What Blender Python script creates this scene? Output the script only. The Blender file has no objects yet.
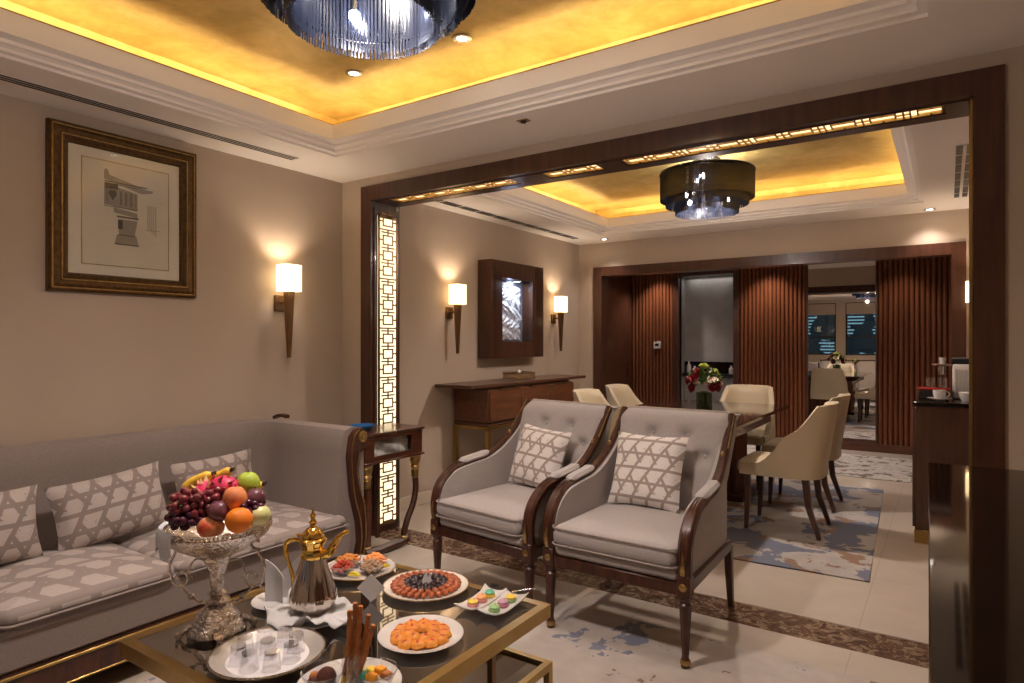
import bpy, bmesh, math, random
from mathutils import Vector, Matrix
random.seed(7)
PI=math.pi
SC=bpy.context.scene
COL=SC.collection
# ------------------------------------------------------------------ camera, world, exposure
CAM=Vector((3.486,0,1.3)); FPX=645.0; YAW=math.atan2(436,645)
cd=bpy.data.cameras.new('camera'); cam=bpy.data.objects.new('camera',cd); COL.objects.link(cam)
cam.location=CAM; cam.rotation_euler=(PI/2,0,YAW)
cd.sensor_width=36; cd.lens=FPX/1024*36; cd.clip_start=.02; cd.clip_end=100
SC.camera=cam
SC.view_settings.view_transform='Standard'; SC.view_settings.look='None'
SC.view_settings.gamma=1; SC.view_settings.use_curve_mapping=False
SC.view_settings.exposure=1.02
w=bpy.data.worlds.new('night'); SC.world=w; w.use_nodes=True
w.node_tree.nodes['Background'].inputs[0].default_value=(.05,.09,.2,1)
w.node_tree.nodes['Background'].inputs[1].default_value=.25
def at(px,py,x=None,y=None,z=None,d=None):
    """world point seen at a pixel, on a plane of the room"""
    u=(px-512)/FPX; v=(341.5-py)/FPX; s,c=math.sin(YAW),math.cos(YAW)
    k=Vector((-s+c*u,c+s*u,v))
    t=d if d is not None else (x-CAM.x)/k.x if x is not None else y/k.y if y is not None else (z-CAM.z)/k.z
    return CAM+k*t
def lamp(name,kind,loc,power,color,size=.1,rot=(0,0,0),spot=None,blend=.6,shape=None,sy=None):
    l=bpy.data.lights.new(name,kind); l.energy=power; l.color=color
    if kind=='AREA':
        l.size=size
        if shape: l.shape=shape
        if sy: l.shape='RECTANGLE'; l.size_y=sy
    else: l.shadow_soft_size=size
    if kind=='SPOT': l.spot_size=math.radians(spot); l.spot_blend=blend
    o=bpy.data.objects.new(name,l); COL.objects.link(o); o.location=loc; o.rotation_euler=rot
    return o
WARM=(1,.78,.56); WARM2=(1,.85,.77)
lamp('chandelier_light','SPOT',(2.03,1.36,2.27),34,WARM2,.05,spot=165,blend=.8); lamp('chandelier_light','POINT',(2.03,1.36,2.17),8,WARM2,.02); lamp('chandelier_light','POINT',(2.03,1.36,2.52),6,(1,.93,.86),.03)
lamp('chandelier_light','SPOT',(2.0,4.78,2.27),38,WARM2,.05,spot=165,blend=.8); lamp('chandelier_light','POINT',(2.0,4.78,2.17),10,WARM2,.02); lamp('chandelier_light','POINT',(2.0,4.78,2.52),7,(1,.93,.86),.03)
SPOTS=[(1.656,2.302,2.63,14),(.958,2.291,2.63,14),(2.9,2.1,2.63,12),(2.9,.2,2.63,14),(1.0,.2,2.63,16),(1.95,-.0,2.63,10),(1.0,1.15,2.63,12),
       (.43,6.29,2.395,9),(3.36,6.38,2.395,9),(1.9,3.85,2.63,10),(2.9,3.9,2.63,8),(.9,3.9,2.63,8),(.9,5.6,2.63,8),(2.9,5.6,2.63,8)]
for x,y,z,p in SPOTS: lamp('downlight_and_fill_beam','SPOT',(x,y,(z if z<2.5 else 2.67)-.03),p,WARM2,.03,spot=(110 if z<2.5 else 78),blend=1)  # tray beams with no downlight built for them are unseen, added for more light
for x,y,p in ((.15,8.42,26),(1.62,8.42,26),(3.05,8.35,10),(2.3,7.4,26),(.8,7.4,8)): lamp('downlight_and_fill_beam','SPOT',(x,y,2.36),p,WARM2,.03,spot=100,blend=.8)
# ------------------------------------------------------------------ materials
def inp(n,k,v):
    if k in n.inputs: n.inputs[k].default_value=v
def c4(c): return (c[0],c[1],c[2],1)
class NT:
    def __init__(s,m): s.t=m.node_tree; s.n=s.t.nodes; s.b=s.n['Principled BSDF']
    def new(s,k,**kw):
        q=s.n.new(k)
        for a,b in kw.items(): setattr(q,a,b)
        return q
    def set(s,sock,v):
        if hasattr(v,'is_linked') or isinstance(v,bpy.types.NodeSocket): s.t.links.new(v,sock)
        else: sock.default_value=v
    def m(s,op,a,b=0,c=None):
        q=s.new('ShaderNodeMath',operation=op); s.set(q.inputs[0],a); s.set(q.inputs[1],b)
        if c is not None: s.set(q.inputs[2],c)
        return q.outputs[0]
    def mix(s,f,a,b):
        q=s.new('ShaderNodeMix',data_type='RGBA'); s.set(q.inputs[0],f)
        s.set(q.inputs[6],c4(a) if isinstance(a,tuple) else a); s.set(q.inputs[7],c4(b) if isinstance(b,tuple) else b)
        return q.outputs[2]
    def obj(s,scale=(1,1,1)):
        tc=s.new('ShaderNodeTexCoord'); mp=s.new('ShaderNodeMapping'); s.t.links.new(tc.outputs['Object'],mp.inputs[0])
        mp.inputs['Scale'].default_value=scale; return mp.outputs[0]
    def xyz(s,v):
        q=s.new('ShaderNodeSeparateXYZ'); s.t.links.new(v,q.inputs[0]); return q.outputs
    def noise(s,v,sc,det=4,rough=.55,dist=0):
        q=s.new('ShaderNodeTexNoise'); s.t.links.new(v,q.inputs['Vector']); q.inputs['Scale'].default_value=sc
        q.inputs['Detail'].default_value=det; q.inputs['Roughness'].default_value=rough; q.inputs['Distortion'].default_value=dist; return q.outputs[0]
    def ramp(s,f,stops):
        q=s.new('ShaderNodeValToRGB'); s.t.links.new(f,q.inputs[0]); e=q.color_ramp.elements
        while len(e)<len(stops): e.new(.5)
        for i,(p,c) in enumerate(stops): e[i].position=p; e[i].color=c4(c)
        return q.outputs[0]
    def bump(s,h,st=.2,d=.01):
        q=s.new('ShaderNodeBump'); q.inputs['Strength'].default_value=st; q.inputs['Distance'].default_value=d
        s.t.links.new(h,q.inputs['Height']); s.t.links.new(q.outputs[0],s.b.inputs['Normal'])
    def base(s,v): s.set(s.b.inputs['Base Color'],c4(v) if isinstance(v,tuple) else v)
def mat(name,col,rough=.5,metal=0,col2=None,scale=8,stretch=(1,1,1),bump=0,bscale=60,spec=.5,emit=None,es=0,trans=0,ior=1.45,sheen=0,coat=0,det=4,alpha=1):
    m=bpy.data.materials.new(name); m.use_nodes=True; t=NT(m); b=t.b
    inp(b,'Base Color',c4(col)); inp(b,'Roughness',rough); inp(b,'Metallic',metal); inp(b,'Specular IOR Level',spec); inp(b,'IOR',ior)
    if trans: inp(b,'Transmission Weight',trans)
    if sheen: inp(b,'Sheen Weight',sheen)
    if coat: inp(b,'Coat Weight',coat); inp(b,'Coat Roughness',.08)
    if emit: inp(b,'Emission Color',c4(emit)); inp(b,'Emission Strength',es)
    if alpha<1: inp(b,'Alpha',alpha)
    if col2: t.base(t.ramp(t.noise(t.obj(stretch),scale,det),[(.32,col),(.68,col2)]))
    if bump: t.bump(t.noise(t.obj(),bscale,3),bump,.004)
    return m
M={}
M['wall']=mat('wall_paper',(.465,.375,.295),.75,col2=(.49,.40,.315),scale=3,bump=.08,bscale=220)
M['ceil']=mat('ceiling_paint',(.90,.84,.79),.8)
M['moulding']=mat('moulding_paint',(.90,.84,.79),.6)
M['skirting']=mat('skirting_stone',(.60,.52,.42),.3)
M['wood']=mat('walnut_wood',(.048,.018,.010),.34,col2=(.085,.031,.016),scale=6,stretch=(6,6,.5),coat=.3)
M['wood_h']=mat('walnut_wood_horizontal',(.060,.020,.009),.32,col2=(.115,.040,.017),scale=6,stretch=(.5,6,6),coat=.3)
M['flute']=mat('fluted_walnut',(.115,.034,.013),.38,col2=(.19,.060,.022),scale=4,stretch=(8,8,.4))
M['darkwood']=mat('dark_carved_wood',(.034,.011,.006),.38,col2=(.085,.027,.013),scale=10,stretch=(4,4,1),coat=.12)
M['redwood']=mat('red_mahogany',(.055,.016,.008),.28,col2=(.105,.030,.013),scale=6,stretch=(6,1,6),coat=.5)
M['blackgloss']=mat('black_lacquer',(.012,.007,.005),.05,spec=.35)
M['gold']=mat('gilt_metal',(.55,.38,.16),.30,1,col2=(.36,.23,.09),scale=40,bump=.3,bscale=90)
M['brass']=mat('brushed_brass',(.50,.34,.13),.32,1,col2=(.42,.27,.09),scale=10)
M['bronze']=mat('bronze_metal',(.20,.115,.055),.35,.9)
M['goldshine']=mat('polished_gold',(.85,.55,.14),.12,1)
M['steel']=mat('polished_steel',(.70,.64,.58),.10,1)
M['silver']=mat('embossed_silver',(.88,.82,.78),.20,1,col2=(.42,.36,.32),scale=75,bump=1,bscale=110)
M['fabric']=mat('grey_weave_fabric',(.38,.34,.33),.9,col2=(.43,.385,.37),scale=120,bump=.25,bscale=500,sheen=.2)
M['fabric_sofa']=mat('taupe_sofa_fabric',(.225,.178,.160),.9,col2=(.26,.21,.19),scale=120,bump=.25,bscale=500,sheen=.2)
M['fabric_back']=mat('beige_weave_fabric',(.52,.44,.37),.9,bump=.2,bscale=500)
M['piping']=mat('piping_cord',(.30,.25,.23),.8)
M['leather']=mat('cream_leather',(.50,.41,.28),.42,bump=.06,bscale=200)
M['white']=mat('white_porcelain',(.62,.59,.57),.15,coat=.4)
M['linen']=mat('white_linen',(.58,.56,.56),.85,bump=.2,bscale=300)
M['paper']=mat('white_card',(.72,.69,.70),.7)
M['black']=mat('black_metal',(.012,.012,.013),.4)
M['bead']=mat('gunmetal_bead_chain',(.016,.019,.034),.2,.0,spec=.9)
M['plate_dark']=mat('smoked_metal',(.03,.03,.035),.25,.9)
def glassm(name,col,rough=0,ior=1.45,alpha=.05):
    m=bpy.data.materials.new(name); m.use_nodes=True; t=m.node_tree; n=t.nodes; n.remove(n['Principled BSDF'])
    o=n['Material Output']; tr=n.new('ShaderNodeBsdfTransparent'); gl=n.new('ShaderNodeBsdfGlossy'); mx=n.new('ShaderNodeMixShader'); lw=n.new('ShaderNodeLayerWeight')
    tr.inputs[0].default_value=c4(col); gl.inputs['Roughness'].default_value=rough+.02; lw.inputs[0].default_value=.5
    pw=n.new('ShaderNodeMath'); pw.operation='POWER'; pw.inputs[1].default_value=4; t.links.new(lw.outputs['Facing'],pw.inputs[0])
    add=n.new('ShaderNodeMath'); add.operation='MULTIPLY_ADD'; add.inputs[1].default_value=.6; add.inputs[2].default_value=alpha; add.use_clamp=True
    t.links.new(pw.outputs[0],add.inputs[0]); t.links.new(add.outputs[0],mx.inputs[0]); t.links.new(tr.outputs[0],mx.inputs[1]); t.links.new(gl.outputs[0],mx.inputs[2]); t.links.new(mx.outputs[0],o.inputs[0])
    return m
M['glass']=glassm('clear_glass',(.96,.97,.97),alpha=.025)
M['cupglass']=glassm('thick_cup_glass',(.97,.97,.98),alpha=.09)
M['smoked']=glassm('smoked_table_glass',(.36,.32,.29),alpha=.40)
M['vase']=glassm('green_vase_glass',(.55,.62,.50),alpha=.03)
M['mirror']=mat('mirror_glass',(.86,.86,.86),.01,1)
# cove gold leaf
m=mat('gold_leaf',(.62,.36,.05),.42,.35); t=NT(m); v=t.obj()
n1=t.noise(v,2.2,6,.6,.8); n2=t.noise(v,14,5,.6)
t.base(t.ramp(t.m('ADD',t.m('MULTIPLY',n1,.7),t.m('MULTIPLY',n2,.3)),[(.36,(.54,.38,.12)),(.5,(.68,.51,.19)),(.64,(.80,.63,.28))])); M['leaf']=m
M['led']=mat('cove_led',(1,.8,.4),.5,emit=(1,.79,.44),es=5.6)
# floors
m=mat('beige_marble',(.56,.47,.37),.10,spec=.55); t=NT(m); v=t.obj(); X=t.xyz(v)
nn=t.noise(v,2.6,6,.6,.6); g=t.ramp(nn,[(.35,(.55,.475,.40)),(.65,(.61,.53,.45))])
jx=t.m('LESS_THAN',t.m('ABSOLUTE',t.m('SUBTRACT',t.m('FRACT',t.m('DIVIDE',X[0],.9)),.5)),.0018)
jy=t.m('LESS_THAN',t.m('ABSOLUTE',t.m('SUBTRACT',t.m('FRACT',t.m('DIVIDE',X[1],.9)),.5)),.0018)
t.base(t.mix(t.m('MULTIPLY',t.m('MAXIMUM',jx,jy),.45),g,(.30,.24,.18))); M['marble']=m
m=mat('emperador_marble',(.1,.06,.04),.10); t=NT(m); v=t.obj()
n1=t.noise(v,16,8,.7,1.5); t.base(t.ramp(n1,[(.36,(.075,.042,.028)),(.52,(.15,.09,.06)),(.58,(.36,.26,.18)),(.66,(.10,.06,.04))])); M['emperador']=m
def rugmat(name,base,sc,thr,seed,blot=(.20,.215,.28)):
    m=mat(name,base,.95,sheen=.1); t=NT(m); v=t.obj(); mp=t.new('ShaderNodeMapping'); t.t.links.new(v,mp.inputs[0]); mp.inputs['Location'].default_value=(seed,seed*.7,0); v=mp.outputs[0]
    f=t.m('GREATER_THAN',t.noise(v,sc,5,.62,.3),thr); f2=t.m('GREATER_THAN',t.noise(v,sc*1.6,4,.6,.5),thr+.06)
    fine=t.ramp(t.noise(v,9,3),[(.35,tuple(c*.9 for c in base)),(.7,tuple(min(1,c*1.08) for c in base))])
    mp2=t.new('ShaderNodeMapping'); t.t.links.new(v,mp2.inputs[0]); mp2.inputs['Location'].default_value=(5,3,0)
    f3=t.m('GREATER_THAN',t.noise(mp2.outputs[0],sc*1.5,4,.6,.4),thr+.07)
    c=t.mix(f,fine,blot); c=t.mix(f3,c,(.26,.155,.10))
    t.base(c); t.bump(t.noise(v,400,2),.3,.004); return m
M['rug_front']=rugmat('rug_front_wool',(.50,.44,.40),2.6,.585,5.3)
M['rug_dining']=rugmat('rug_dining_wool',(.44,.40,.37),2.6,.525,9.1,(.15,.165,.225))
M['rug_lobby']=rugmat('rug_lobby_wool',(.50,.46,.42),7,.56,4.0,(.13,.10,.08))
# geometric damask (taupe bands over cream cells)
def geo(name,ax,k,cream,taupe,wd=.10,rot=0.0,flip=1):
    m=mat(name,cream,.75,sheen=.15); t=NT(m); v=t.obj(); X=t.xyz(v); a=X[ax[0]]; b=X[ax[1]]
    def tri(e): return t.m('ABSOLUTE',t.m('SUBTRACT',t.m('FRACT',t.m('ADD',e,50.5)),.5))
    u=t.m('MULTIPLY',b,k*1.0); d1=t.m('ADD',t.m('MULTIPLY',a,k*.87),t.m('MULTIPLY',b,k*.5)); d2=t.m('SUBTRACT',t.m('MULTIPLY',a,k*.87),t.m('MULTIPLY',b,k*.5))
    l0=t.m('LESS_THAN',tri(u),wd); l1=t.m('LESS_THAN',tri(d1),wd); l2=t.m('LESS_THAN',tri(t.m('ADD',d2,.5)),wd)
    # leave out some of the diagonals so that the cells become hexagons, chevrons and triangles
    cell=t.m('GREATER_THAN',t.m('FRACT',t.m('ADD',t.m('MULTIPLY',b,k*.5),50.25)),.42)
    l1=t.m('MULTIPLY',l1,cell)
    f=t.m('MAXIMUM',l0,t.m('MAXIMUM',l1,l2))
    sp=t.m('GREATER_THAN',t.noise(v,k*7,3,.6),.60)
    inner=t.m('MULTIPLY',t.m('MULTIPLY',t.m('GREATER_THAN',tri(u),wd+.13),t.m('GREATER_THAN',tri(d2),.2)),sp)
    c=t.mix(t.m('MULTIPLY',inner,.7),cream,taupe)
    t.base(t.mix(f,c,taupe)); t.bump(t.noise(v,500,2),.15,.003); return m
M['pil_chair']=geo('cream_taupe_damask',(0,2),14.5,(.74,.69,.66),(.36,.29,.26),.095)
M['pil_sofa']=geo('silver_taupe_damask',(0,2),13,(.44,.375,.345),(.24,.19,.17),.12)
M['seat_sofa']=geo('pale_geometric_damask',(1,0),9,(.45,.385,.36),(.285,.235,.215),.14)
M['shade']=mat('sconce_shade_glass',(.9,.75,.5),.5,emit=(1,.70,.36),es=1.6)
M['shade_hot']=mat('sconce_shade_hot',(.9,.8,.6),.5,emit=(1,.74,.42),es=2.0)
M['lattice_glow']=mat('lattice_column_glow',(.9,.8,.6),.5,emit=(1,.80,.50),es=.75)
M['soffit_glow']=mat('lattice_soffit_glow',(.8,.65,.45),.5,emit=(1,.72,.40),es=.85)
M['bulb']=mat('bulb_glow',(1,.9,.8),.5,emit=(.92,.92,1),es=70)
M['downglow']=mat('downlight_glow',(1,1,1),.5,emit=(1,.93,.82),es=7)
M['chrome']=mat('chrome_ring',(.5,.45,.38),.2,1)
# ------------------------------------------------------------------ geometry helpers
I4=Matrix.Identity(4)
class MB:
    def __init__(s): s.bm=bmesh.new()
    def V(s,p,M=None): return s.bm.verts.new(M@Vector(p) if M else p)
    def F(s,vs):
        try: return s.bm.faces.new(vs)
        except ValueError: return None
    def box(s,x0,x1,y0,y1,z0,z1,b=0,M=None,seg=1):
        vs=[s.V((x,y,z),M) for x in (x0,x1) for y in (y0,y1) for z in (z0,z1)]
        fs=[s.F([vs[i] for i in q]) for q in ((0,1,3,2),(4,6,7,5),(0,4,5,1),(2,3,7,6),(0,2,6,4),(1,5,7,3))]
        if b:
            ed=list({e for f in fs for e in f.edges})
            bmesh.ops.bevel(s.bm,geom=ed,offset=b,segments=seg,affect='EDGES',profile=.5)
        return s
    def rings(s,rs,cap=True,closed=False):
        R=[[s.V(p) for p in r] for r in rs]; n=len(R[0])
        for i in range(len(R)-1+(1 if closed else 0)):
            a,b=R[i],R[(i+1)%len(R)]
            for j in range(n): s.F([a[j],a[(j+1)%n],b[(j+1)%n],b[j]])
        if cap and not closed: s.F(R[0][::-1]); s.F(R[-1])
        return s
    def tube(s,pts,r,n=8,closed=False,flat=1):
        pts=[Vector(p) for p in pts]; k=len(pts); rs=[]; up=None
        rad=r if isinstance(r,(list,tuple)) else [r]*k
        for i,p in enumerate(pts):
            a=pts[(i-1)%k] if (i>0 or closed) else p; b=pts[(i+1)%k] if (i<k-1 or closed) else p
            t=(b-a); t=t.normalized() if t.length>1e-9 else Vector((0,0,1))
            if up is None: up=Vector((0,0,1)) if abs(t.z)<.9 else Vector((1,0,0))
            sd=t.cross(up); sd=sd.normalized() if sd.length>1e-6 else Vector((1,0,0)); up=sd.cross(t).normalized()
            rs.append([p+rad[i]*(math.cos(2*PI*j/n)*sd+flat*math.sin(2*PI*j/n)*up) for j in range(n)])
        return s.rings(rs,True,closed)
    def cyl(s,p0,p1,r0,r1=None,n=16): return s.tube([p0,p1],[r0,r0 if r1 is None else r1],n)
    def sweep(s,pts,w,h,side=(1,0,0),rnd=.25):
        """rounded rectangular bar along a path; side = the direction of its width"""
        pts=[Vector(p) for p in pts]; k=len(pts); sd=Vector(side).normalized(); rs=[]
        W=w if isinstance(w,(list,tuple)) else [w]*k; H=h if isinstance(h,(list,tuple)) else [h]*k
        for i,p in enumerate(pts):
            t=(pts[min(i+1,k-1)]-pts[max(i-1,0)]).normalized(); s2=(sd-t*sd.dot(t)).normalized(); u=t.cross(s2)
            a,b=W[i]/2,H[i]/2; c=min(a,b)*rnd
            o=[(a-c,-b),(a,-b+c),(a,b-c),(a-c,b),(-a+c,b),(-a,b-c),(-a,-b+c),(-a+c,-b)]
            rs.append([p+s2*q[0]+u*q[1] for q in o])
        return s.rings(rs)
    def lathe(s,prof,n=24,c=(0,0,0),flute=0,fn=12,M=None,cap=True):
        rs=[]
        for r,z in prof:
            ring=[]
            for j in range(n):
                a=2*PI*j/n; rr=max(r,1e-4)*(1+flute*abs(math.cos(fn*a/2)))
                p=Vector((c[0]+rr*math.cos(a),c[1]+rr*math.sin(a),c[2]+z)); ring.append(M@p if M else p)
            rs.append(ring)
        return s.rings(rs,cap)
    def prism(s,poly,a,b,axis='x'):
        """polygon in the plane across axis, from a to b along it"""
        def mk(p,t): return {'x':(t,p[0],p[1]),'y':(p[0],t,p[1]),'z':(p[0],p[1],t)}[axis]
        return s.rings([[mk(p,a) for p in poly],[mk(p,b) for p in poly]])
    def ball(s,c,r,n=12,M=None):
        if not isinstance(r,(tuple,list)): r=(r,r,r)
        rs=[]; k=max(4,n*2//3)
        for i in range(k+1):
            a=PI*i/k; q=max(math.sin(a),1e-3)
            ring=[]
            for j in range(n):
                p=Vector((c[0]+r[0]*q*math.cos(2*PI*j/n),c[1]+r[1]*q*math.sin(2*PI*j/n),c[2]-r[2]*math.cos(a)))
                ring.append(M@p if M else p)
            rs.append(ring)
        return s.rings(rs)
    def grid(s,f,nu,nv,cu=False):
        G=[[s.V(f(i/(nu if cu else nu-1),j/(nv-1))) for j in range(nv)] for i in range(nu)]
        for i in range(nu if cu else nu-1):
            for j in range(nv-1): s.F([G[i][j],G[(i+1)%nu][j],G[(i+1)%nu][j+1],G[i][j+1]])
        return s
    def slab(s,f,t,nu,nv):
        """closed thin solid: surface f(u,v) and its copy moved by t(u,v)"""
        A=[[s.V(f(i/(nu-1),j/(nv-1))) for j in range(nv)] for i in range(nu)]
        B=[[s.V(Vector(f(i/(nu-1),j/(nv-1)))+Vector(t(i/(nu-1),j/(nv-1)) if callable(t) else t)) for j in range(nv)] for i in range(nu)]
        for i in range(nu-1):
            for j in range(nv-1):
                s.F([A[i][j],A[i+1][j],A[i+1][j+1],A[i][j+1]]); s.F([B[i][j],B[i][j+1],B[i+1][j+1],B[i+1][j]])
        for i in range(nu-1):
            s.F([A[i][0],B[i][0],B[i+1][0],A[i+1][0]]); s.F([A[i][-1],A[i+1][-1],B[i+1][-1],B[i][-1]])
        for j in range(nv-1):
            s.F([A[0][j],A[0][j+1],B[0][j+1],B[0][j]]); s.F([A[-1][j],B[-1][j],B[-1][j+1],A[-1][j+1]])
        return s
    def pillow(s,w,h,t,n=17,pinch=.07,M=None,box=False):
        """stuffed cushion in its own xz plane, thickness along y"""
        def side(sg):
            G=[]
            for i in range(n):
                row=[]
                for j in range(n):
                    u=-1+2*i/(n-1); v=-1+2*j/(n-1)
                    k=(max(0,1-abs(u)**2.6)*max(0,1-abs(v)**2.6))**.5
                    e=1-pinch*(1-abs(u)**2)*abs(v)**3; e2=1-pinch*(1-abs(v)**2)*abs(u)**3
                    wr=.0035*math.sin(9*u+4*v+3)*k
                    p=Vector((u*w/2*e2,sg*(t/2*k+wr),v*h/2*e)); row.append(p)
                G.append(row)
            return G
        A=side(1); B=side(-1); VA=[[s.V(p,M) for p in r] for r in A]
        VB=[[VA[i][j] if i in (0,n-1) or j in (0,n-1) else s.V(B[i][j],M) for j in range(n)] for i in range(n)]
        for i in range(n-1):
            for j in range(n-1):
                s.F([VA[i][j],VA[i][j+1],VA[i+1][j+1],VA[i+1][j]]); s.F([VB[i][j],VB[i+1][j],VB[i+1][j+1],VB[i][j+1]])
        return s
    def cushion(s,x0,x1,y0,y1,z0,z1,crown=.02,r=.03,nx=14,ny=14):
        """box cushion with a domed top and rounded rim"""
        def ring(d,z):
            a,b,c,e=x0+d,x1-d,y0+d,y1-d; rr=max(r-d,.004); o=[]
            for cx,cy,a0 in ((b-rr,e-rr,0),(a+rr,e-rr,PI/2),(a+rr,c+rr,PI),(b-rr,c+rr,1.5*PI)):
                for k in range(5): q=a0+PI/2*k/4; o.append((cx+rr*math.cos(q),cy+rr*math.sin(q),z))
            return o
        h=z1-z0; rs=[ring(.028,z0),ring(.008,z0+h*.10),ring(0,z0+h*.32),ring(0,z0+h*.58),ring(.004,z0+h*.76),ring(.012,z0+h*.90),ring(.024,z1),ring(.036,z1+crown*.12)]
        m=min(x1-x0,y1-y0)/2
        for k in (.15,.3,.5,.75,.96): rs.append(ring(.036+(m-.045)*k,z1+crown*(.12+.88*math.sin(PI/2*k))))
        return s.rings(rs)
    def shift(s,x,y,z): bmesh.ops.translate(s.bm,verts=s.bm.verts,vec=(x,y,z)); return s
    def xf(s,Mx): bmesh.ops.transform(s.bm,matrix=Mx,verts=s.bm.verts); return s
    def build(s,name,m,parent=None,smooth=True,ang=40,loc=None,sub=0):
        bmesh.ops.recalc_face_normals(s.bm,faces=s.bm.faces)
        me=bpy.data.meshes.new(name); s.bm.to_mesh(me); s.bm.free()
        if smooth:
            me.polygons.foreach_set('use_smooth',[True]*len(me.polygons)); me.set_sharp_from_angle(angle=math.radians(ang))
        me.materials.append(M[m] if isinstance(m,str) else m)
        o=bpy.data.objects.new(name,me); COL.objects.link(o)
        if parent: o.parent=parent
        if loc: o.location=loc
        if sub:
            q=o.modifiers.new('s','SUBSURF'); q.levels=sub; q.render_levels=sub
        return o
def tag(o,label=None,cat=None,group=None,kind=None):
    for k,v in (('label',label),('category',cat),('group',group),('kind',kind)):
        if v: o[k]=v
    return o
def thing(name,label,cat,loc=(0,0,0),rz=0,group=None):
    o=bpy.data.objects.new(name,None); COL.objects.link(o); o.location=loc; o.rotation_euler=(0,0,rz); o.empty_display_size=.05
    return tag(o,label,cat,group)
def struct(name,mb,m,smooth=False): return tag(mb.build(name,m,None,smooth),kind='structure')
KIDS={}
def kids(o): return [c for c in COL.objects if c.parent==o]
def dup(o,label=None,loc=None,rz=None,group=None,parent=None,top=True):
    c=o.copy(); COL.objects.link(c)
    if parent: c.parent=parent
    for k in kids(o): dup(k,parent=c,top=False)
    if top:
        if loc is not None: c.location=loc
        if rz is not None: c.rotation_euler=(0,0,rz)
        if label: c['label']=label
        if group: c['group']=group
    return c
def aim(v):  # matrix: local z along v
    return Vector(v).to_track_quat('Z','Y').to_matrix().to_4x4()
def bez(p,n=16):
    """smooth curve through points (catmull-rom)"""
    p=[Vector(q) for q in p]; o=[]
    for i in range(len(p)-1):
        a,b,c,d=p[max(i-1,0)],p[i],p[i+1],p[min(i+2,len(p)-1)]
        for k in range(n):
            t=k/n; o.append(.5*((2*b)+(-a+c)*t+(2*a-5*b+4*c-d)*t*t+(-a+3*b-3*c+d)*t**3))
    o.append(p[-1]); return o
#PART2
# ================================================================== THE ROOM
H=2.40; Y0=-1.2; YP0,YP1=3.05,3.30; YB0,YB1=6.53,6.68; XF,XD=3.95,3.75; YL=8.70; XJ0,XJ1=.198,3.664
def bx(*a,**k): return MB().box(*a,**k)
struct('floor',bx(-.05,XF+.05,Y0-.05,YP0,-.08,0),'marble')
struct('floor',bx(-.6,XF,YP1,YL+1,-.08,0),'marble')
struct('trim_1',bx(0,XF,YP0,YP1-.01,-.06,.0005),'emperador')
struct('wall_left',bx(-.08,0,Y0,YB0,0,H),'wall')
struct('wall_right',bx(XF,XF+.08,Y0,YP0,0,H),'wall')
struct('wall_right',bx(XD,XD+.08,YP1,YL,0,H),'wall')
pm=MB(); pm.box(.001,XJ0,YP0,YP1,0,H); pm.box(XJ1,XF,YP0,YP1,0,H); pm.box(XJ0,XJ1,YP0+.02,YP1-.02,2.343,H)
pm.box(XJ0,XJ1,YP0,YP0+.02,2.341,H); pm.box(XJ0,XJ1,YP1-.02,YP1,2.341,H); struct('wall_partition',pm,'wall')
bm_=MB(); bm_.box(0,.19,YB0,YB1,0,H); bm_.box(3.61,XD,YB0,YB1,0,H); bm_.box(.19,3.61,YB0,YB1,2.128,H); struct('wall_back',bm_,'wall')
# wall behind the camera with its two pairs of night windows
wm=MB(); wins=[(.30,1.08),(1.30,2.05),(2.30,3.05)]
wm.box(-.08,XF+.08,Y0-.1,Y0,0,.95); wm.box(-.08,XF+.08,Y0-.1,Y0,2.30,H+.1)
for a,b in ((-.08,.30),(1.08,1.30),(2.05,2.30),(3.05,XF+.08)): wm.box(a,b,Y0-.1,Y0,.95,2.30)
struct('wall_front',wm,'wall')
M['frame_black']=M['black']
m=mat('city_night_view',(.01,.012,.02),.1); t=NT(m); v=t.obj(); X=t.xyz(v)
cellx=t.m('FLOOR',t.m('MULTIPLY',X[0],7)); lit=t.new('ShaderNodeTexBrick'); t.t.links.new(v,lit.inputs[0])
mp=t.new('ShaderNodeMapping'); t.t.links.new(v,mp.inputs[0]); mp.inputs['Rotation'].default_value=(PI/2,0,0); vv=mp.outputs[0]
wn=t.new('ShaderNodeTexVoronoi'); t.t.links.new(vv,wn.inputs['Vector']); wn.inputs['Scale'].default_value=9
pw=t.m('LESS_THAN',wn.outputs['Distance'],.16); tower=t.m('GREATER_THAN',t.noise(vv,1.3,2),.52)
hz=t.m('GREATER_THAN',t.m('FRACT',t.m('MULTIPLY',X[2],11)),.6)
em=t.m('MULTIPLY',t.m('MAXIMUM',pw,hz),tower); t.t.links.new(t.m('MULTIPLY_ADD',em,.30,.012),t.b.inputs['Emission Strength'])
inp(t.b,'Emission Color',(.32,.62,.78,1)); M['city']=m
tag(bx(-1.5,6,Y0-1.6,Y0-1.55,-.5,4).build('city_backdrop','city'),'lit towers of the city at night outside the windows','city view',kind='structure')
for i,(a,b) in enumerate(wins):
    f=MB()
    for q in ((a,b,.95,.99),(a,b,2.26,2.30),(a,b,1.40,1.44)): f.box(q[0],q[1],Y0-.07,Y0-.02,q[2],q[3])
    for xx in (a,b-.04): f.box(xx,xx+.04,Y0-.07,Y0-.02,.95,2.30)
    wo=struct('window_%d'%(i+1),f,'black')
    bx(a+.03,b-.03,Y0-.05,Y0-.045,.98,2.27).build('pane','glass',wo)
    bx(a+.02,b-.02,Y0-.03,Y0-.01,2.0,2.28).build('roller_blind','wall',wo)
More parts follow.
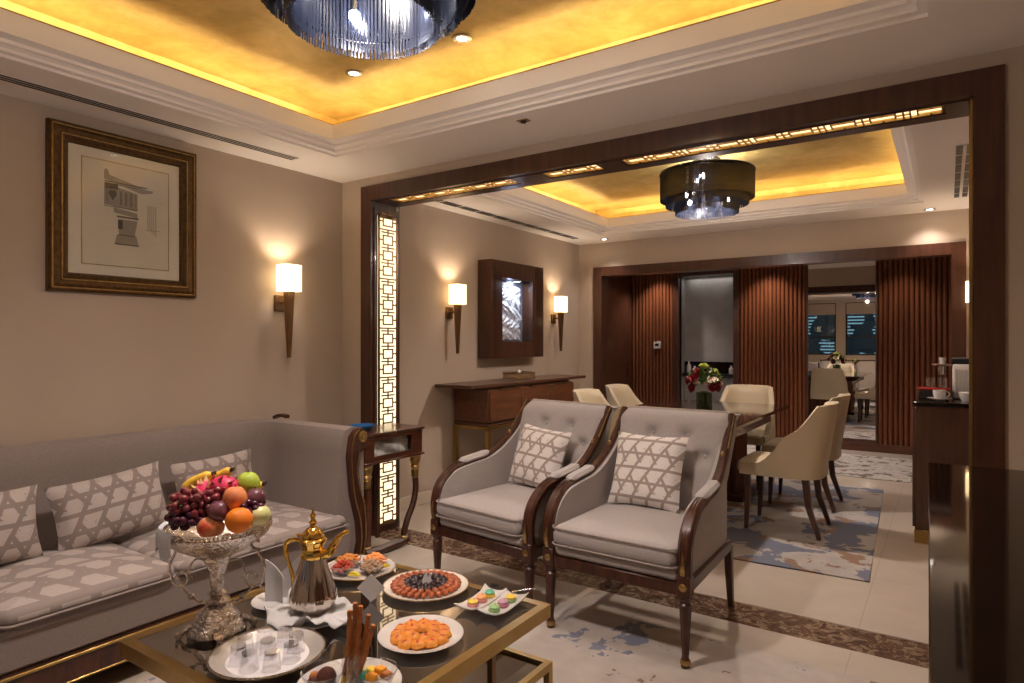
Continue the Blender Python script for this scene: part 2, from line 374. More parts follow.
# lobby behind the far opening
struct('wall_lobby_left',bx(-.40,-.30,YB1,YL,0,H),'wood')
bm2=MB()
for a,b,z0,z1 in ((-.3,.40,0,H),(1.14,XD,0,H),(.40,1.14,2.20,H)): bm2.box(a,b,YL+.03,YL+.1,z0,z1)
struct('wall_lobby_back',bm2,'wood')
def flutes(x0,x1,z0,z1,y,pitch=.052):
    b=MB(); n=max(1,round((x1-x0)/pitch)); p=(x1-x0)/n
    for i in range(n):
        c=x0+p*(i+.5); b.prism([(c+p*.46*math.cos(a),y-.024*math.sin(a)) for a in [PI*k/6 for k in range(7)]]+[(c-p*.46,y+.02),(c+p*.46,y+.02)],z0,z1,'z')
    return b
for k,(a,b_) in enumerate(((-.3,.32),(1.22,2.03),(2.80,XD))): tag(flutes(a,b_,.10,2.36,YL).build('fluted_panel','flute'),kind='structure')
struct('baseboard_lobby',bx(-.3,.34,YL-.035,YL+.03,0,.10).box(1.2,XD,YL-.035,YL+.03,0,.10),'wood_h')
struct('trim_2',bx(.32,.40,YL-.03,YL+.1,0,2.2).box(1.14,1.22,YL-.03,YL+.1,0,2.2).box(.32,1.22,YL-.03,YL+.1,2.2,2.28),'wood')
f=flutes(.32,1.22,2.285,2.36,YL,.052); tag(f.build('fluted_panel','flute'),kind='structure')
mo=tag(bx(2.03,2.05,YL-.03,YL+.02,.10,2.36).box(2.78,2.80,YL-.03,YL+.02,.10,2.36).box(2.05,2.78,YL-.03,YL+.02,.10,.14).build('mirror_frame','wood',smooth=False),kind='structure')
bx(2.05,2.78,YL-.022,YL+.01,.14,2.36).build('mirror_pane','mirror',mo)
# niche with grey panel and dark counter
M['grey_panel']=mat('grey_linen_panel',(.34,.33,.32),.7,col2=(.40,.39,.38),scale=7)
struct('wall_niche',bx(.36,1.18,YL+.24,YL+.29,0,2.3).box(.36,.40,YL+.1,YL+.24,0,2.3).box(1.14,1.18,YL+.1,YL+.24,0,2.3).box(.36,1.18,YL+.1,YL+.29,2.2,2.3),'grey_panel')
lamp('niche_light','AREA',(.77,YL+.17,2.18),.25,(1,.93,.85),.6,sy=.1)
sh=thing('bar_shelf','dark niche shelf with white bottles in the lobby doorway','shelf',(.77,YL+.16,.86))
bx(-.36,.36,-.06,.07,-.05,0).build('shelf_board','black',sh); bx(-.36,.36,.05,.07,0,.16).build('back_rail','blackgloss',sh); bx(-.36,.36,-.05,.07,-.46,-.42).build('lower_board','black',sh)
for k,(x,h) in enumerate(((-.28,.17),(-.2,.10),(.02,.08),(.3,.12))):
    b=MB().lathe([(.0,0),(.03,0),(.032,.01),(.032,h*.6),(.014,h*.75),(.012,h),(0,h)],16)
    o=b.build('toiletry_bottle','white'); o.location=(.77+x,YL+.145,.861)
    tag(o,'white bottle on the dark niche shelf, '+('leftmost one','second from left','third from left','rightmost one')[k],'bottle','bottles in the niche')
# lobby left door leaf with amber sidelight
d=struct('door_1',bx(-.31,-.27,7.62,8.62,0,2.2),'wood'); bx(-.27,-.262,7.72,8.52,.1,2.1,b=.003).build('door_panel','wood',d)
MB().tube([(-.27,8.5,1.0),(-.23,8.5,1.0),(-.23,8.38,1.0)],.009).build('door_handle','chrome',d)
M['amber']=mat('amber_glass',(.4,.25,.04),.2,emit=(.8,.45,.08),es=.35)
s_=struct('window_4',bx(-.31,-.28,7.15,7.5,0,2.2),'wood'); bx(-.281,-.277,7.25,7.42,1.0,2.1).build('amber_pane','amber',s_)
# ---- ceilings with cove trays
def loft(rects):
    b=MB(); R=[]
    for (x0,x1,y0,y1,z) in rects: R.append([b.V(p) for p in ((x0,y0,z),(x1,y0,z),(x1,y1,z),(x0,y1,z))])
    for a,c in zip(R,R[1:]):
        for j in range(4): b.F([a[j],a[(j+1)%4],c[(j+1)%4],c[j]])
    return b,R
TRAYZ=.27
def tray(rx0,rx1,ry0,ry1,x0,x1,y0,y1,name):
    prof=[(0,H),(0,H+.012),(.03,H+.014),(.03,H+.026),(.045,H+.034),(.06,H+.036),(.06,H+.05),(.09,H+.056),(.10,H+.058),(.10,H+.142),(.088,H+.142),(.088,H+.08),(-.16,H+.08)]
    b,R=loft([(rx0,rx1,ry0,ry1,H+.16),(rx0,rx1,ry0,ry1,H)]+[(x0+d,x1-d,y0+d,y1-d,z) for d,z in prof])
    tag(b.build('ceiling','ceil',smooth=False),kind='structure')
    g,R=loft([(x0+d,x1-d,y0+d,y1-d,z) for d,z in ((-.16,H+.082),(-.16,H+.24),(-.13,H+.28))]); g.F(R[-1])
    o=tag(g.build('ceiling','leaf',smooth=False),kind='structure')
    gl,_=loft([(x0+d,x1-d,y0+d,y1-d,z) for d,z in ((.098,H+.143),(.098,H+.149),(.090,H+.149),(.090,H+.143))]); tag(gl.build('trim_gold_bead','gold',smooth=False),kind='structure')
    e,_=loft([(x0+d,x1-d,y0+d,y1-d,z) for d,z in ((-.005,H+.085),(-.005,H+.10),(.02,H+.10),(.02,H+.085))]); tag(e.build('cove_strip','led',smooth=False),kind='structure')
tray(0,XF,Y0,YP0,.46,3.43,-.15,2.595,'front'); tray(0,XD,YP1,YB0,.534,3.325,3.62,6.05,'dining')
struct('ceiling',bx(-.4,XD,YB1,YL+.1,H,H+.1),'ceil')
# ---- the wide opening: casing, jambs, soffit
def casing(x0,x1,zt,wd,ya,yb,name):
    b=MB(); b.box(x0,x0+wd,ya,yb,0,zt); b.box(x1-wd,x1,ya,yb,0,zt); b.box(x0+wd,x1-wd,ya,yb,zt-wd,zt); return struct(name,b,'wood')
casing(XJ0,XJ1,2.341,.096,YP0-.012,YP0+.03,'trim_3'); casing(XJ0,XJ1,2.341,.096,YP1-.03,YP1+.012,'trim_4')
b=MB(); b.box(XJ0,.29,YP0+.03,YP1-.03,0,2.341); b.box(3.565,XJ1,YP0+.03,YP1-.03,0,2.341); b.box(.29,3.565,YP0+.03,YP1-.03,2.262,2.341); b.box(.29,3.565,YP0+.03,3.088,2.24,2.262); b.box(.29,3.565,3.212,YP1-.03,2.24,2.262)
for q0,q1 in ((.29,.41),(1.385,1.59),(1.94,2.07),(3.478,3.565)): b.box(q0,q1,3.088,3.212,2.24,2.262)
struct('trim_5',b,'wood')
struct('trim_6',bx(3.558,3.565,YP0+.02,YP0+.028,0,2.24).box(3.558,3.565,YP1-.028,YP1-.02,0,2.24),'brass')
# fretwork: cells of square rings joined by short bars; drawn in a plane (u along the run, v across)
def fret(L,Wd,T,cell,grp=3,t=.0095):
    b=MB()
    def bar(u0,u1,v0,v1): b.box(u0,u1,v0,v1,0,T)
    bar(0,L,0,t*2); bar(0,L,Wd-t*2,Wd); bar(0,t*2,0,Wd); bar(L-t*2,L,0,Wd)
    c=Wd*.52; gap=cell-c*1.0; u=.02; k=0; v0=(Wd-c)/2; hs=cell*.33
    while u+2*hs<L-.02:
        if k%grp==0 and k:
            bar(u-.004,u+t-.004,t,Wd-t); u+=.022
        m=u+hs
        bar(m-hs,m+hs,v0,v0+t); bar(m-hs,m+hs,v0+c-t,v0+c); bar(m-hs,m-hs+t,v0,v0+c); bar(m+hs-t,m+hs,v0,v0+c)
        bar(m-t/2,m+t/2,t,v0); bar(m-t/2,m+t/2,v0+c,Wd-t)
        bar(m+hs,m+hs+(cell-2*hs),Wd/2-t/2,Wd/2+t/2)
        bar(m+hs+(cell-2*hs)*.5-t/2,m+hs+(cell-2*hs)*.5+t/2,v0-.012,v0+c+.012)
        u+=cell; k+=1
    return b
lt=thing('lattice_panel','tall backlit brass lattice column in the left jamb','lattice panel',(.292,3.075,.04))
Mx=Matrix(((0,0,1,0),(0,1,0,0),(1,0,0,0),(0,0,0,1)))
bx(0,.012,-.012,.222,0,2.16).build('frame_board','wood',lt)
bx(.012,.016,.014,.20,.01,2.11).build('light_panel','lattice_glow',lt)
fret(2.105,.19,.005,.1045).xf(Matrix.Translation((.0165,.012,.01))@Mx).build('fretwork','bronze',lt,False)
for k,(a,b_,lab) in enumerate(((.41,1.385,'left end of the header'),(1.59,1.94,'middle of the header, shortest one'),(2.07,3.478,'right end of the header, longest one'))):
    p=thing('lattice_panel','backlit brass lattice strip under the '+lab,'lattice panel',(a,3.09,2.2615),group='lattice strips under the header')
    bx(.001,b_-a-.001,0,.120,-.006,0).build('light_panel','soffit_glow',p)
    fret(b_-a-.002,.120,.007,.15,2,.0065).shift(.001,0,-.0185).build('fretwork','brass',p,False)
# ---- far opening casing
casing(.186,3.611,2.128,.10,YB0-.02,YB0+.03,'trim_7')
b=MB(); b.box(.19,.286,YB0+.03,YB1,0,2.128); b.box(3.51,3.61,YB0+.03,YB1,0,2.128); b.box(.286,3.51,YB0+.03,YB1,2.03,2.128); struct('trim_8',b,'wood')
# ---- baseboards
def skirt(name,x0,x1,y0,y1): struct(name,bx(x0,x1,y0,y1,0,.10,b=.004),'skirting')
skirt('baseboard_left',0,.015,Y0,YP0); skirt('baseboard_left',0,.015,YP1,YB0); skirt('baseboard_partition',.015,XJ0,YP0-.015,YP0); skirt('baseboard_back',.015,.186,YB0-.015,YB0)
skirt('baseboard_right',XF-.015,XF,Y0,YP0); skirt('baseboard_right',XD-.015,XD,YP1,YB0); skirt('baseboard_front',0,XF,Y0,Y0+.015)
# ---- vents, downlights, detector
def vent(lab,x,y0,y1,n,wd,seg=False):
    v=thing('ceiling_vent',lab,'vent',(x,y0,H-.001)); L=y1-y0
    bx(-wd/2,wd/2,0,L,-.002,0).build('vent_frame','moulding',v,False)
    b=MB()
    for k in range(n):
        xx=-wd/2+wd*(k+.5)/n
        if seg:
            yy=0
            while yy<L: b.box(xx-.016,xx+.016,yy,min(yy+.21,L),-.004,-.002); yy+=.235
        else: b.box(xx-.006,xx+.006,.01,L-.01,-.004,-.002)
    b.build('slot','black',v,False)
vent('long slot vent in the ceiling above the framed drawing',.232,-.6,2.49,3,.075)
vent('slot vent in the dining room ceiling, beside the left wall',.20,3.42,6.08,2,.08,True)
vent('slot vent in the dining room ceiling, beside the right wall',3.565,4.4,5.96,2,.10,True)
def downlight(loc,lab):
    d=thing('downlight',lab,'downlight',loc,group='recessed ceiling spotlights')
    MB().lathe([(.026,0),(.045,0),(.045,-.004),(.03,-.006),(.026,-.004),(.026,0)],24,cap=False).build('trim_ring','chrome',d)
    MB().lathe([(0,-.001),(.026,-.001),(.026,-.0025),(0,-.0025)],20).build('lens','downglow',d)
for (x,y,lab) in ((1.656,2.302,'round downlight in the gold ceiling, right of the near chandelier'),(.958,2.291,'round downlight in the gold ceiling, below the near chandelier, nearest the tray corner')): downlight((x,y,H+.2795),lab)
downlight((3.36,6.38,H-.0005),'small downlight in the dining ceiling near the right vent'); downlight((.43,6.29,H-.0005),'small downlight in the dining ceiling above the far left corner')
sd=thing('smoke_detector','small dark square detector on the white ceiling before the opening','detector',(1.737,2.69,H))
bx(-.03,.03,-.022,.022,-.005,0,b=.002).build('base_plate','brass',sd); MB().lathe([(0,-.014),(.012,-.014),(.016,-.005),(0,-.005)],16).build('sensor','black',sd)
th=thing('thermostat','white square thermostat on the fluted lobby wall','thermostat',(.093,YL-.03,1.25))
bx(-.05,.05,-.012,.008,-.05,.05,b=.004).build('housing','white',th); bx(-.028,.028,-.014,-.011,-.012,.022).build('screen','black',th)
# ---- chandeliers
def chandelier(lab,loc):
    c=thing('chandelier',lab,'chandelier',loc)   # loc = at the gilded ceiling
    MB().lathe([(0,0),(.10,0),(.10,-.03),(.05,-.035),(0,-.035)],40).build('canopy','chrome',c)
    hb=MB()
    for rr in (.335,.295,.225): hb.tube([(rr*math.cos(2*PI*k/56),rr*math.sin(2*PI*k/56),-.128) for k in range(56)],.010,8,True)
    for k in range(8):
        a=2*PI*k/8; hb.tube([(.03*math.cos(a),.03*math.sin(a),-.03),(.12*math.cos(a),.12*math.sin(a),-.118),(.335*math.cos(a),.335*math.sin(a),-.128)],.006,6)
    hb.build('ring_frame','plate_dark',c)
    for r,zb,n in ((.335,-.325,190),(.295,-.37,165),(.225,-.432,130)):
        b=MB()
        for lay,(rr,q) in enumerate(((r,1.0),(r-.018,.8))):
            for i in range(int(n*q)):
                a=2*PI*(i+.5*lay)/int(n*q)+random.uniform(-.008,.008); x,y=rr*math.cos(a),rr*math.sin(a); w_=.0036
                z1=zb+random.uniform(-.003,.003)+.012*lay
                R=[[(x+w_*math.cos(t),y+w_*math.sin(t),z) for t in (0,2.1,4.2)] for z in (-.133,z1)]
                b.rings(R)
        tag(b.build('bead_fringe','bead',c,False),kind='stuff')
        MB().tube([( (r-.009)*math.cos(2*PI*k/48),(r-.009)*math.sin(2*PI*k/48),zb+.05) for k in range(48)],.003,6,True).build('hoop','plate_dark',c)
    for k in range(8):
        a=2*PI*k/8+.2; r=.19 if k%2 else .28; z=-.31 if k%2 else -.215
        MB().ball((r*math.cos(a),r*math.sin(a)  ,z),.019,10).build('bulb','bulb',c)
        MB().cyl((r*math.cos(a),r*math.sin(a),-.135),(r*math.cos(a),r*math.sin(a),z+.013),.008,n=8).build('lamp_holder','chrome',c)
    return c
chandelier('large tiered dark bead chandelier in the gold tray of the sitting room',(2.03,1.36,H+.279))
chandelier('tiered dark bead chandelier above the dining table',(2.0,4.78,H+.279))
# ---- wall sconces
def sconce(lab,y,hot,x=0,sg=1,pw=3.4):
    s=thing('wall_sconce',lab,'wall lamp',(x,y,1.2),group='torch shaped wall lamps'); X=.10*sg
    bx(min(0,.02*sg),max(0,.02*sg),-.04,.04,.29,.39,b=.003).build('wall_plate','bronze',s)
    MB().cyl((.02*sg,0,.345),(X,0,.345),.008).build('arm','bronze',s)
    MB().rings([[(X+a*r,c*r,z) for a,c in ((-1,-1),(1,-1),(1,1),(-1,1))] for r,z in ((.009,0),(.024,.405),(.027,.41))]).build('torch_body','bronze',s,False)
    b=MB()
    W2=.057; z0,z1=.411,.575; t=.003
    b.box(X-W2*.85,X+W2*.85,-W2,-W2+t,z0,z1); b.box(X-W2*.85,X+W2*.85,W2-t,W2,z0,z1); b.box(X-W2*.85,X-W2*.85+t,-W2+t,W2-t,z0,z1); b.box(X+W2*.85-t,X+W2*.85,-W2+t,W2-t,z0,z1)
    b.build('lamp_shade','shade_hot' if hot else 'shade',s,False)
    MB().ball((X,0,.48),.014,8).build('bulb','bulb',s)
    lamp('sconce_light','SPOT',(x+X,y,1.74),pw,WARM,.035,rot=(PI,0,0),spot=125,blend=.5)
    return s
sconce('bronze torch wall lamp with square shade, right of the framed drawing',2.54,True)
sconce('bronze torch wall lamp left of the silver relief shadow box',4.2,False)
sconce('bronze torch wall lamp right of the silver relief shadow box',5.93,False)
sconce('bronze torch wall lamp on the dining room right wall, half behind the jamb',6.25,False,XD,-1)
# ---- framed drawing
fr=thing('picture_frame','large bronze framed drawing of a column capital above the sofa','picture',(0,1.63,1.94))
FW,FH=.715,.80
b=MB()
prof=[(0,.0),(0,.028),(.008,.036),(.02,.030),(.034,.036),(.05,.030),(.062,.034),(.075,.022),(.084,.024),(.09,.012)]
def fring(d,x): return [(x,-FW/2+d,-FH/2+d),(x,FW/2-d,-FH/2+d),(x,FW/2-d,FH/2-d),(x,-FW/2+d,FH/2-d)]
b.rings([fring(d,x) for d,x in prof],cap=False)
m=mat('carved_bronze_frame',(.16,.09,.035),.4,.7,col2=(.08,.042,.015),scale=50,bump=.8,bscale=160); M['frame']=m
b.build('frame','frame',fr,False)
bd=MB()
for d,r,x in ((.016,.0035,.034),(.056,.0035,.033)):
    P_=fring(d,x)
    for k in range(4):
        a,c=Vector(P_[k]),Vector(P_[(k+1)%4]); bd.tube([a,c],r,6)
bd.build('gilt_beading','gold',fr)
M['mat_card']=mat('cream_mat_card',(.78,.70,.60),.8); M['paper_old']=mat('aged_paper',(.74,.66,.55),.85,col2=(.69,.61,.51),scale=5)
bx(.004,.010,-FW/2+.085,FW/2-.085,-FH/2+.085,FH/2-.085).build('mat_board','mat_card',fr)
bx(.010,.0115,-.212,.212,-.262,.262).build('drawing_sheet','paper_old',fr)
g=MB()
for q in ((-.212,.212,-.262,-.258),(-.212,.212,.258,.262),(-.212,-.208,-.262,.262),(.208,.212,-.262,.262)): g.box(.0115,.0125,*q)
g.build('gold_rule','gold',fr,False)
ink=MB(); M['ink']=mat('graphite_ink',(.13,.105,.085),.9); M['wash']=mat('grey_wash',(.36,.31,.255),.9); M['wash2']=mat('pale_grey_wash',(.45,.39,.32),.9)
def pl(mb,y0,y1,z0,z1,x): mb.box(.0115,x,y0,y1,z0,z1)
w2=MB(); w1=MB()
w1.prism([(-.11,.215),(-.10,.225),(-.09,.215),(-.085,.195),(.10,.15),(.13,.15),(.125,.138),(.07,.125),(-.11,.17)],.0115,.0120)
w1.prism([(-.11,.15),(.05,.12),(.05,.03),(-.11,.045)],.0115,.0119); w1.prism([(-.065,.035),(.05,.02),(.05,-.005),(-.065,.01)],.0115,.0119)
w1.prism([(-.045,-.02),(.05,-.02),(.035,-.10),(-.04,-.10)],.0115,.0119); w1.prism([(-.05,-.10),(.045,-.10),(.055,-.145),(-.06,-.145)],.0115,.0119)
w1.build('drawn_capital','wash',fr,False)
for q in ((-.108,.10,.158,.163),(-.11,.05,.148,.151),(-.11,.05,.036,.039),(-.05,.055,-.012,-.004),(-.045,.04,-.102,-.098),(-.06,.056,-.15,-.144)): pl(ink,*q,.0123)
for yy in (-.035,-.03,-.01,-.005,.015,.02,.04): pl(ink,yy,yy+.0025,.05,.12,.0123)
for yy in (-.045,-.035): pl(ink,yy,yy+.012,-.07,-.025,.0123)
pl(ink,-.105,-.045,.125,.155,.0122); pl(ink,-.0975,-.0945,.06,.12,.0123)
ink.prism([(-.085,.12),(-.055,.12),(-.05,.1),(-.07,.07),(-.09,.1)],.0115,.0122)
ink.build('drawn_shading','ink',fr,False)
for k in range(5): pl(w2,.10+.01*k,.105+.01*k,-.05-.01*k,.07,.0118)
pl(w2,.09,.16,-.06,-.055,.0118); w2.build('faint_sketch','wash2',fr,False)
bx(.0145,.0155,-FW/2+.08,FW/2-.08,-FH/2+.08,FH/2-.08).build('glazing','glass',fr)
# ---- silver relief shadow box
ab=thing('shadow_box','deep ribbed walnut shadow box holding a lit silver relief','artwork',(0.002,5.05,1.15))
b=MB(); y0,y1,D,HH=-.44,.44,.15,.88; iy0,iy1,iz0,iz1=-.27,.24,.15,.73
b.box(0,D,y0,iy0,0,HH); b.box(0,D,iy1,y1,0,HH); b.box(0,D,iy0,iy1,0,iz0); b.box(0,D,iy0,iy1,iz1,HH); b.box(0,.03,iy0,iy1,iz0,iz1); b.build('case','wood',ab,False)
for ya,yb in ((y0+.05,iy0-.04),(iy1+.05,y1-.02)):
    rb=MB()
    for k in range(39): rb.box(D,D+.007,ya,yb,.02+k*.0215,.031+k*.0215)
    rb.build('ribbing','wood',ab,False)
rl=MB()
def hz(u,v): return .012+.022*abs(math.sin(7*u+3*math.sin(5*v)))*abs(math.cos(6*v+2*u))+.008*math.sin(31*u+17*v)*math.sin(23*v)
rl.slab(lambda u,v:(.03+max(.004,hz(u*2,v*2.2)),-.255+.42*u+.004*math.sin(20*v),.17+.50*v+.004*math.sin(17*u)),lambda u,v:(-.012,0,0),40,52)
M['relief']=mat('silver_relief',(.80,.80,.86),.35,.25,col2=(.5,.48,.54),scale=20,bump=.7,bscale=60)
rl.build('silver_relief','relief',ab)
M['backing']=mat('grey_blue_backing',(.15,.17,.24),.6); bx(.030,.0305,iy0,iy1,iz0,iz1).build('backing_board','backing',ab)
bx(.145,.149,iy0,iy1,iz0,iz1).build('glazing','glass',ab)
lamp('picture_light','AREA',(.10,5.07,1.862),4,(.75,.85,1),.35,sy=.06)
#PART3
# ================================================================== FURNITURE
# ---- rugs
def rug(lab,x0,x1,y0,y1,m,z=.009,rz=0):
    hx,hy=(x1-x0)/2,(y1-y0)/2; o=MB().box(-hx,hx,-hy,hy,.0006,z,b=.003).build('rug',m,loc=(x0+hx,y0+hy,0)); o.rotation_euler=(0,0,rz); return tag(o,lab,'rug')
rug('cream rug with blue and brown blotches under the coffee table',.95,3.30,.15,2.80,'rug_front')
rug('cream rug with dense slate blue blotches under the dining table',.62,3.08,3.90,6.42,'rug_dining',rz=.045)
rug('pale runner rug with dark leafy blotches in the lobby',.3,3.2,6.95,8.3,'rug_lobby')
# ---- armchairs
def armchair(lab,loc,rz):
    t=thing('armchair',lab,'armchair',loc,rz,'carved armchairs facing the coffee table')
    for s in (-1,1):
        x=s*.313
        b=MB(); b.lathe([(.012,.0),(.017,.004),(.018,.03),(.0145,.034),(.0135,.05),(.0235,.235),(.025,.25),(.018,.258),(.026,.272),(.028,.28)],16,(x,-.335,0),flute=.07,fn=8)
        b.box(x-.027,x+.027,-.362,-.308,.28,.365,b=.004)
        l=b.build('leg','darkwood',t)
        MB().lathe([(.0185,0),(.021,.004),(.021,.016),(.0185,.02)],16,(x,-.335,.012)).build('foot_cuff','gold',l)
        MB().lathe([(0,0),(.012,0),(.016,.003),(.011,.006),(.006,.009),(0,.010)],12,M=Matrix.Translation((x,-.362,.323))@Matrix.Rotation(PI/2,4,'X')).build('rosette','gold',l)
        MB().sweep([(x*.90,.335,.30),(x*.90,.345,.18),(x*.90,.375,0)],[.036,.034,.026],[.04,.036,.028],(1,0,0)).build('leg','darkwood',t)
    b=MB(); b.box(-.286,.286,-.357,-.325,.285,.335,b=.004); b.box(-.27,.27,.325,.35,.285,.335,b=.003)
    for s in (-1,1): b.sweep([(s*.313,-.32,.31),(s*.283,.33,.31)],.03,.05,(1,0,0))
    b.build('seat_rail','darkwood',t)
    MB().cushion(-.287,.287,-.352,.30,.332,.392,.004,.02).build('seat_base','fabric',t)
    cu=MB().cushion(-.285,.285,-.385,.24,.392,.475,.030,.035).build('seat_cushion','fabric',t)
    for z in (.396,.468):
        c=[]
        for cx,cy,a0 in ((.25,.20,0),(-.25,.20,PI/2),(-.25,-.35,PI),(.25,-.35,1.5*PI)):
            for k in range(6): q=a0+PI/2*k/5; c.append((cx+.036*math.cos(q),cy+.036*math.sin(q),z))
        MB().tube(c,.0045,6,True).build('piping','piping',cu)
    for s in (-1,1):
        path=bez([(s*.313,-.335,.36),(s*.315,-.345,.44),(s*.316,-.318,.53),(s*.316,-.235,.598),(s*.314,-.12,.622),(s*.310,.02,.640),(s*.302,.13,.685),(s*.292,.235,.760),(s*.286,.315,.845),(s*.284,.385,.930)],5)
        n=len(path); wd=[.050+(.006 if i<15 else -.018*(i-15)/(n-15)) for i in range(n)]
        arm=MB().sweep(path,wd,[.044 if i<20 else .036 for i in range(n)],(1,0,0),.5).build('arm_frame','darkwood',t)
        r=MB()
        for q in (-.012,.0,.012): r.tube([p+Vector((q,-.022 if i<14 else -.006,.004+(.019 if 14<=i else 0))) for i,p in enumerate(path[:24])],.003,6)
        r.build('reeding','darkwood',arm)
        MB().sweep([(s*.313,-.364,.37),(s*.314,-.371,.40),(s*.315,-.371,.43),(s*.315,-.366,.46)],[.016,.020,.014,.005],.006,(1,0,0)).build('acanthus_mount','gold',arm)
        MB().sweep([p+Vector((s*.016,-.008,.012)) for p in path[36:]],.005,.005,(1,0,0)).build('gilt_line','gold',arm)
        q=path[35]; MB().ball((q.x,q.y-.024,q.z),(.012,.010,.02),10).build('gilt_boss','gold',arm)
        # upholstered panel below the arm
        prof=[(p.y,p.z) for p in path[4:40]]
        poly=[(-.30,.335)]+prof+[(.30,.335)]
        MB().prism(poly,s*.268,s*.298,'x').xf(Matrix(((1,-s*.045,0,0),(0,1,0,0),(0,0,1,0),(0,0,0,1)))).build('arm_panel','fabric',t)
        pd=path[18:27]; MB().sweep([p+Vector((0,0,.022)) for p in pd],[.03]+[.062]*(len(pd)-2)+[.03],[.012]+[.030]*(len(pd)-2)+[.012],(1,0,0),.9).build('arm_pad','fabric',t)
    # tufted back
    W=.612; but=[(-.09,.82),(.09,.82),(-.19,.73),(0,.73),(.19,.73),(-.105,.62),(.105,.62)]
    def back(u,v):
        x=(u-.5)*W*(.87+.13*min(1,v*1.3)); z=.45+.490*v; y=.185+.145*(v**1.15)
        k=min(1,(.5-abs(u-.5))*9); k=math.sin(PI/2*k)**.6; kt=min(1,(1-v)*8); kt=math.sin(PI/2*kt)**.6
        y+=.055*(1-k)+.07*(1-kt)-.02*math.sin(PI*v)
        for bx_,bz in but:
            d=((x-bx_)**2+(z-bz)**2)**.5; y+=.034*math.exp(-(d/.034)**2)
            y+=.004*math.exp(-(abs((z-bz)-abs(x-bx_)*.9)/.012)**2)*math.exp(-d/.09)
        return (x,y,z-.012*(1-k)*v)
    bk=MB().slab(back,lambda u,v:(0,.36-.0*v+.03-back(u,v)[1]+ (v-1)*.13+.0,0),45,45).build('backrest','fabric',t)
    for bx_,bz in but[:5]:
        u=bx_/W+.5; v=(bz-.45)/.490; p=back(u,v); MB().ball((bx_,p[1]-.002,bz),(.012,.006,.012),10).build('button','fabric',bk)
    MB().sweep([(-.27,.395,.920),(-.15,.40,.928),(.15,.40,.928),(.27,.395,.920)],.02,.022,(0,1,0)).build('top_rail','darkwood',t)
    MB().slab(lambda u,v:((u-.5)*.53,.270+.125*v,.36+.585*v),(0,.008,0),5,8).build('back_panel','fabric_back',t)
    return t
AR=(2.318,2.842); AL=(1.622,2.875)
a1=armchair('grey tufted armchair on the right, with carved dark arms, nearest the camera',(AR[0],AR[1],0.0095),-.02)
a2=dup(a1,'grey tufted armchair on the left, with carved dark arms, beside the side table',(AL[0],AL[1],.0095),-.125)
def cushion(lab,w,h,tk,loc,lean,rz,m,grp,roll=0):
    o=MB().pillow(w,h,tk).build('cushion',m)
    R=Matrix.Rotation(rz,4,'Z')@Matrix.Rotation(-lean,4,'X')@Matrix.Rotation(roll,4,'Y')
    o.matrix_world=Matrix.Translation(loc)@R@Matrix.Translation((0,0,h/2)); return tag(o,lab,'cushion',grp)
cushion('white and taupe patterned cushion in the right armchair',.37,.36,.13,(2.275,2.90,.505),.34,-.04,'pil_chair','cushions on the armchairs')
cushion('white and taupe patterned cushion in the left armchair',.36,.34,.13,(1.61,2.955,.505),.34,-.20,'pil_chair','cushions on the armchairs',.06)
# ---- sofa (origin at the floor, wall side, far end)
so=thing('sofa','long grey sofa with scrolled arm and pale patterned seat along the wall','sofa',(0.02,0,0))
def sofa_profile(z):  # offset of the inner face from the wall side line
    return 0
YA,YE=2.31,.12   # inner face line of the far arm, near end
prof=[(.0,.16),(.0,.60),(-.0,.74),(.005,.80),(.035,.842),(.075,.850),(.125,.838),(.150,.80),(.155,.72),(.165,.60),(.19,.46),(.20,.35),(.20,.16)]
# path: along the wall, round the corner, out along the arm; the profile's first coordinate grows towards the inside
rs=[]
def place(px_,py_,nx,ny): rs.append([(px_+nx*o,py_+ny*o,z) for o,z in prof])
for k in range(10): place(.03,YE+.09+(2.14-YE-.09)*k/9,1,0)
for k in range(1,9):
    a=PI-PI/2*k/8; r=.29
    nx,ny=-math.cos(a),-math.sin(a); place(.03+.29+.29*math.cos(a),2.14+.29*math.sin(a),nx,ny)
for k in range(1,8): place(.32+.54*k/7,2.43,0,-1)
MB().rings(rs).build('upholstered_back','fabric_sofa',so)
# far arm front scroll in carved wood
poly=[(2.378,.836),(2.345,.80),(2.328,.70),(2.348,.50),(2.391,.34),(2.398,.24),(2.371,.13),(2.335,.05),(2.40,.05),(2.425,.14),(2.448,.28),(2.438,.43),(2.405,.52),(2.388,.62),(2.402,.71),(2.452,.75),(2.462,.79),(2.44,.83),(2.405,.843)]
def scroll(sg,yc):
    P2=[((y-2.37)*sg+yc,z) for y,z in poly]
    o=MB().prism(P2,.855,.893,'x').build('arm_scroll','darkwood',so)
    g=MB()
    left=bez([(.896,(y-2.37)*sg+yc,z) for y,z in ((2.390,.835),(2.355,.80),(2.338,.70),(2.358,.50),(2.398,.36),(2.407,.24),(2.380,.13),(2.352,.06))],6)
    rt=bez([(.896,(y-2.37)*sg+yc,z) for y,z in ((2.395,.72),(2.380,.62),(2.398,.52),(2.428,.43),(2.438,.28),(2.415,.14),(2.395,.06))],6)
    g.tube(left,.0035,6); g.tube(rt,.0035,6); g.build('gilt_line','gold',o)
    MB().lathe([(0,.012),(.012,.011),(.014,.006),(.024,.010),(.030,.006),(.032,-.002),(0,-.002)],24,M=Matrix.Translation((.894,yc+.045,.795))@Matrix.Rotation(PI/2,4,'Y')).build('rosette','gold',o)
scroll(1,2.345)
